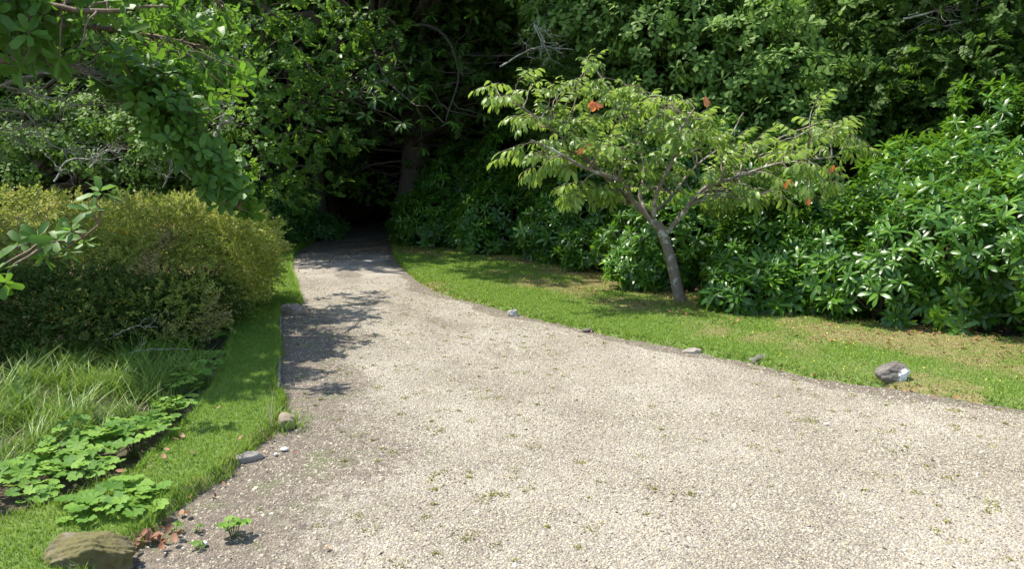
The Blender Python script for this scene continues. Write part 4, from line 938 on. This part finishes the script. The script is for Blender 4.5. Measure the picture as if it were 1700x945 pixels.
e = np.concatenate([RE[(RE[:, 1] > 4) & (RE[:, 1] < 12)], LE[(LE[:, 1] > 3) & (LE[:, 1] < 6.5)]]); P = e[rng.integers(0, len(e), 120)] + rng.normal(size=(120, 2)) * .10
litter('edge_debris', P, np.full(len(P), .012), rng.uniform(.02, .04, len(P)), M['litter'], 'small dead leaves blown against the lawn edges', 'leaves', 'stuff')
fl = [(300, 752), (283, 770), (275, 785), (213, 805), (320, 775), (147, 822), (360, 698), (308, 748), (540, 915), (300, 860), (315, 855), (397, 752), (172, 785), (868, 470), (1032, 553), (915, 520), (545, 565), (620, 470), (1170, 480), (880, 475)]
src = None
for i, (px, py) in enumerate(fl):
    p = gr(px, py); zz = .085 if (sdist(p[None], LLAWN)[0] > 0 or sdist(p[None], RLAWN)[0] > 0) else .012
    if src is None: 
        v, f, a = scatter(*LV(.62, .14, -.3, .5), np.zeros((1, 3)), np.eye(3)[None], np.array([.048]), np.zeros(8), np.array([.9])); src = build('fallen_leaf', v, f, M['dryleaf'], attrs={'rnd': a}); o = src
    else: o = src.copy(); COL.objects.link(o)
    o.location = (p[0], p[1], zz); o.rotation_euler = (rng.normal() * .2, rng.normal() * .2, rng.uniform(0, 6.28)); s = rng.uniform(.7, 1.2); o.scale = (s, s, s)
    tag(o, 'small russet fallen leaf lying on the grass or gravel', 'leaf', 'scattered fallen leaves')
P = np.array([gr(262, 905)]) + rng.normal(size=(22, 2)) * np.array([.055, .03])
litter('dead_leaf_heap', P, .012 + rng.uniform(0, .03, 22), rng.uniform(.035, .06, 22), M['dryleaf'], 'heap of curled russet dead leaves at the right end of the boulder', 'leaves')
b = gr(1131, 512); P = b + rng.normal(size=(900, 2)) * np.array([.17, .14])
tag(blades('rough_grass', P, np.full(len(P), .03), rng.uniform(.03, .10, len(P)), np.full(len(P), .008), M['moss'], rng, .9, 3), 'rough unmown grass around the foot of the cherry trunk', 'grass', kind='stuff')
# dry stalks and tuft at the lawn corner
b = gr(455, 712); P = b + rng.normal(size=(5, 2)) * .03
tag(blades('dry_stalks', P, np.full(5, .03), np.array([.34, .30, .22, .26, .18]), np.full(5, .007), M['straw'], rng, .12, 4), 'thin straw coloured dead stalks at the lawn corner', 'stalks')
P = b + rng.normal(size=(420, 2)) * np.array([.13, .10])
tag(blades('grass_tuft', P, np.full(len(P), .02), rng.uniform(.04, .12, len(P)), np.full(len(P), .006), M['long'], rng, .9, 3), 'shaggy grass tuft around the dry stalks', 'grass', kind='stuff')
# yellow flowers in the verge
P = rng.uniform((2.2, 4.8), (6.5, 8.6), (900, 2)); sdv = sdist(P, RLAWN); P = P[(sdv > .05) & infront(P)][:150]
N = len(P); v, f, a = scatter(*leaf_fan(5), np.c_[P, np.full(N, .085)], basis(rng.normal(size=(N, 3)), np.array([[0, -.3, 1.]] * N)), rng.uniform(.009, .014, N), np.zeros(len(leaf_fan(5)[0])), rng.uniform(0, 2, N))
tag(build('verge_flowers', v, f, M['yellow'], attrs={'rnd': a}), 'tiny yellow flowers dotted through the right verge', 'flowers', kind='stuff')
# light twig spray out of the bush
print('tris', sum(len(o.data.polygons) for o in bpy.data.objects if o.type == 'MESH'))
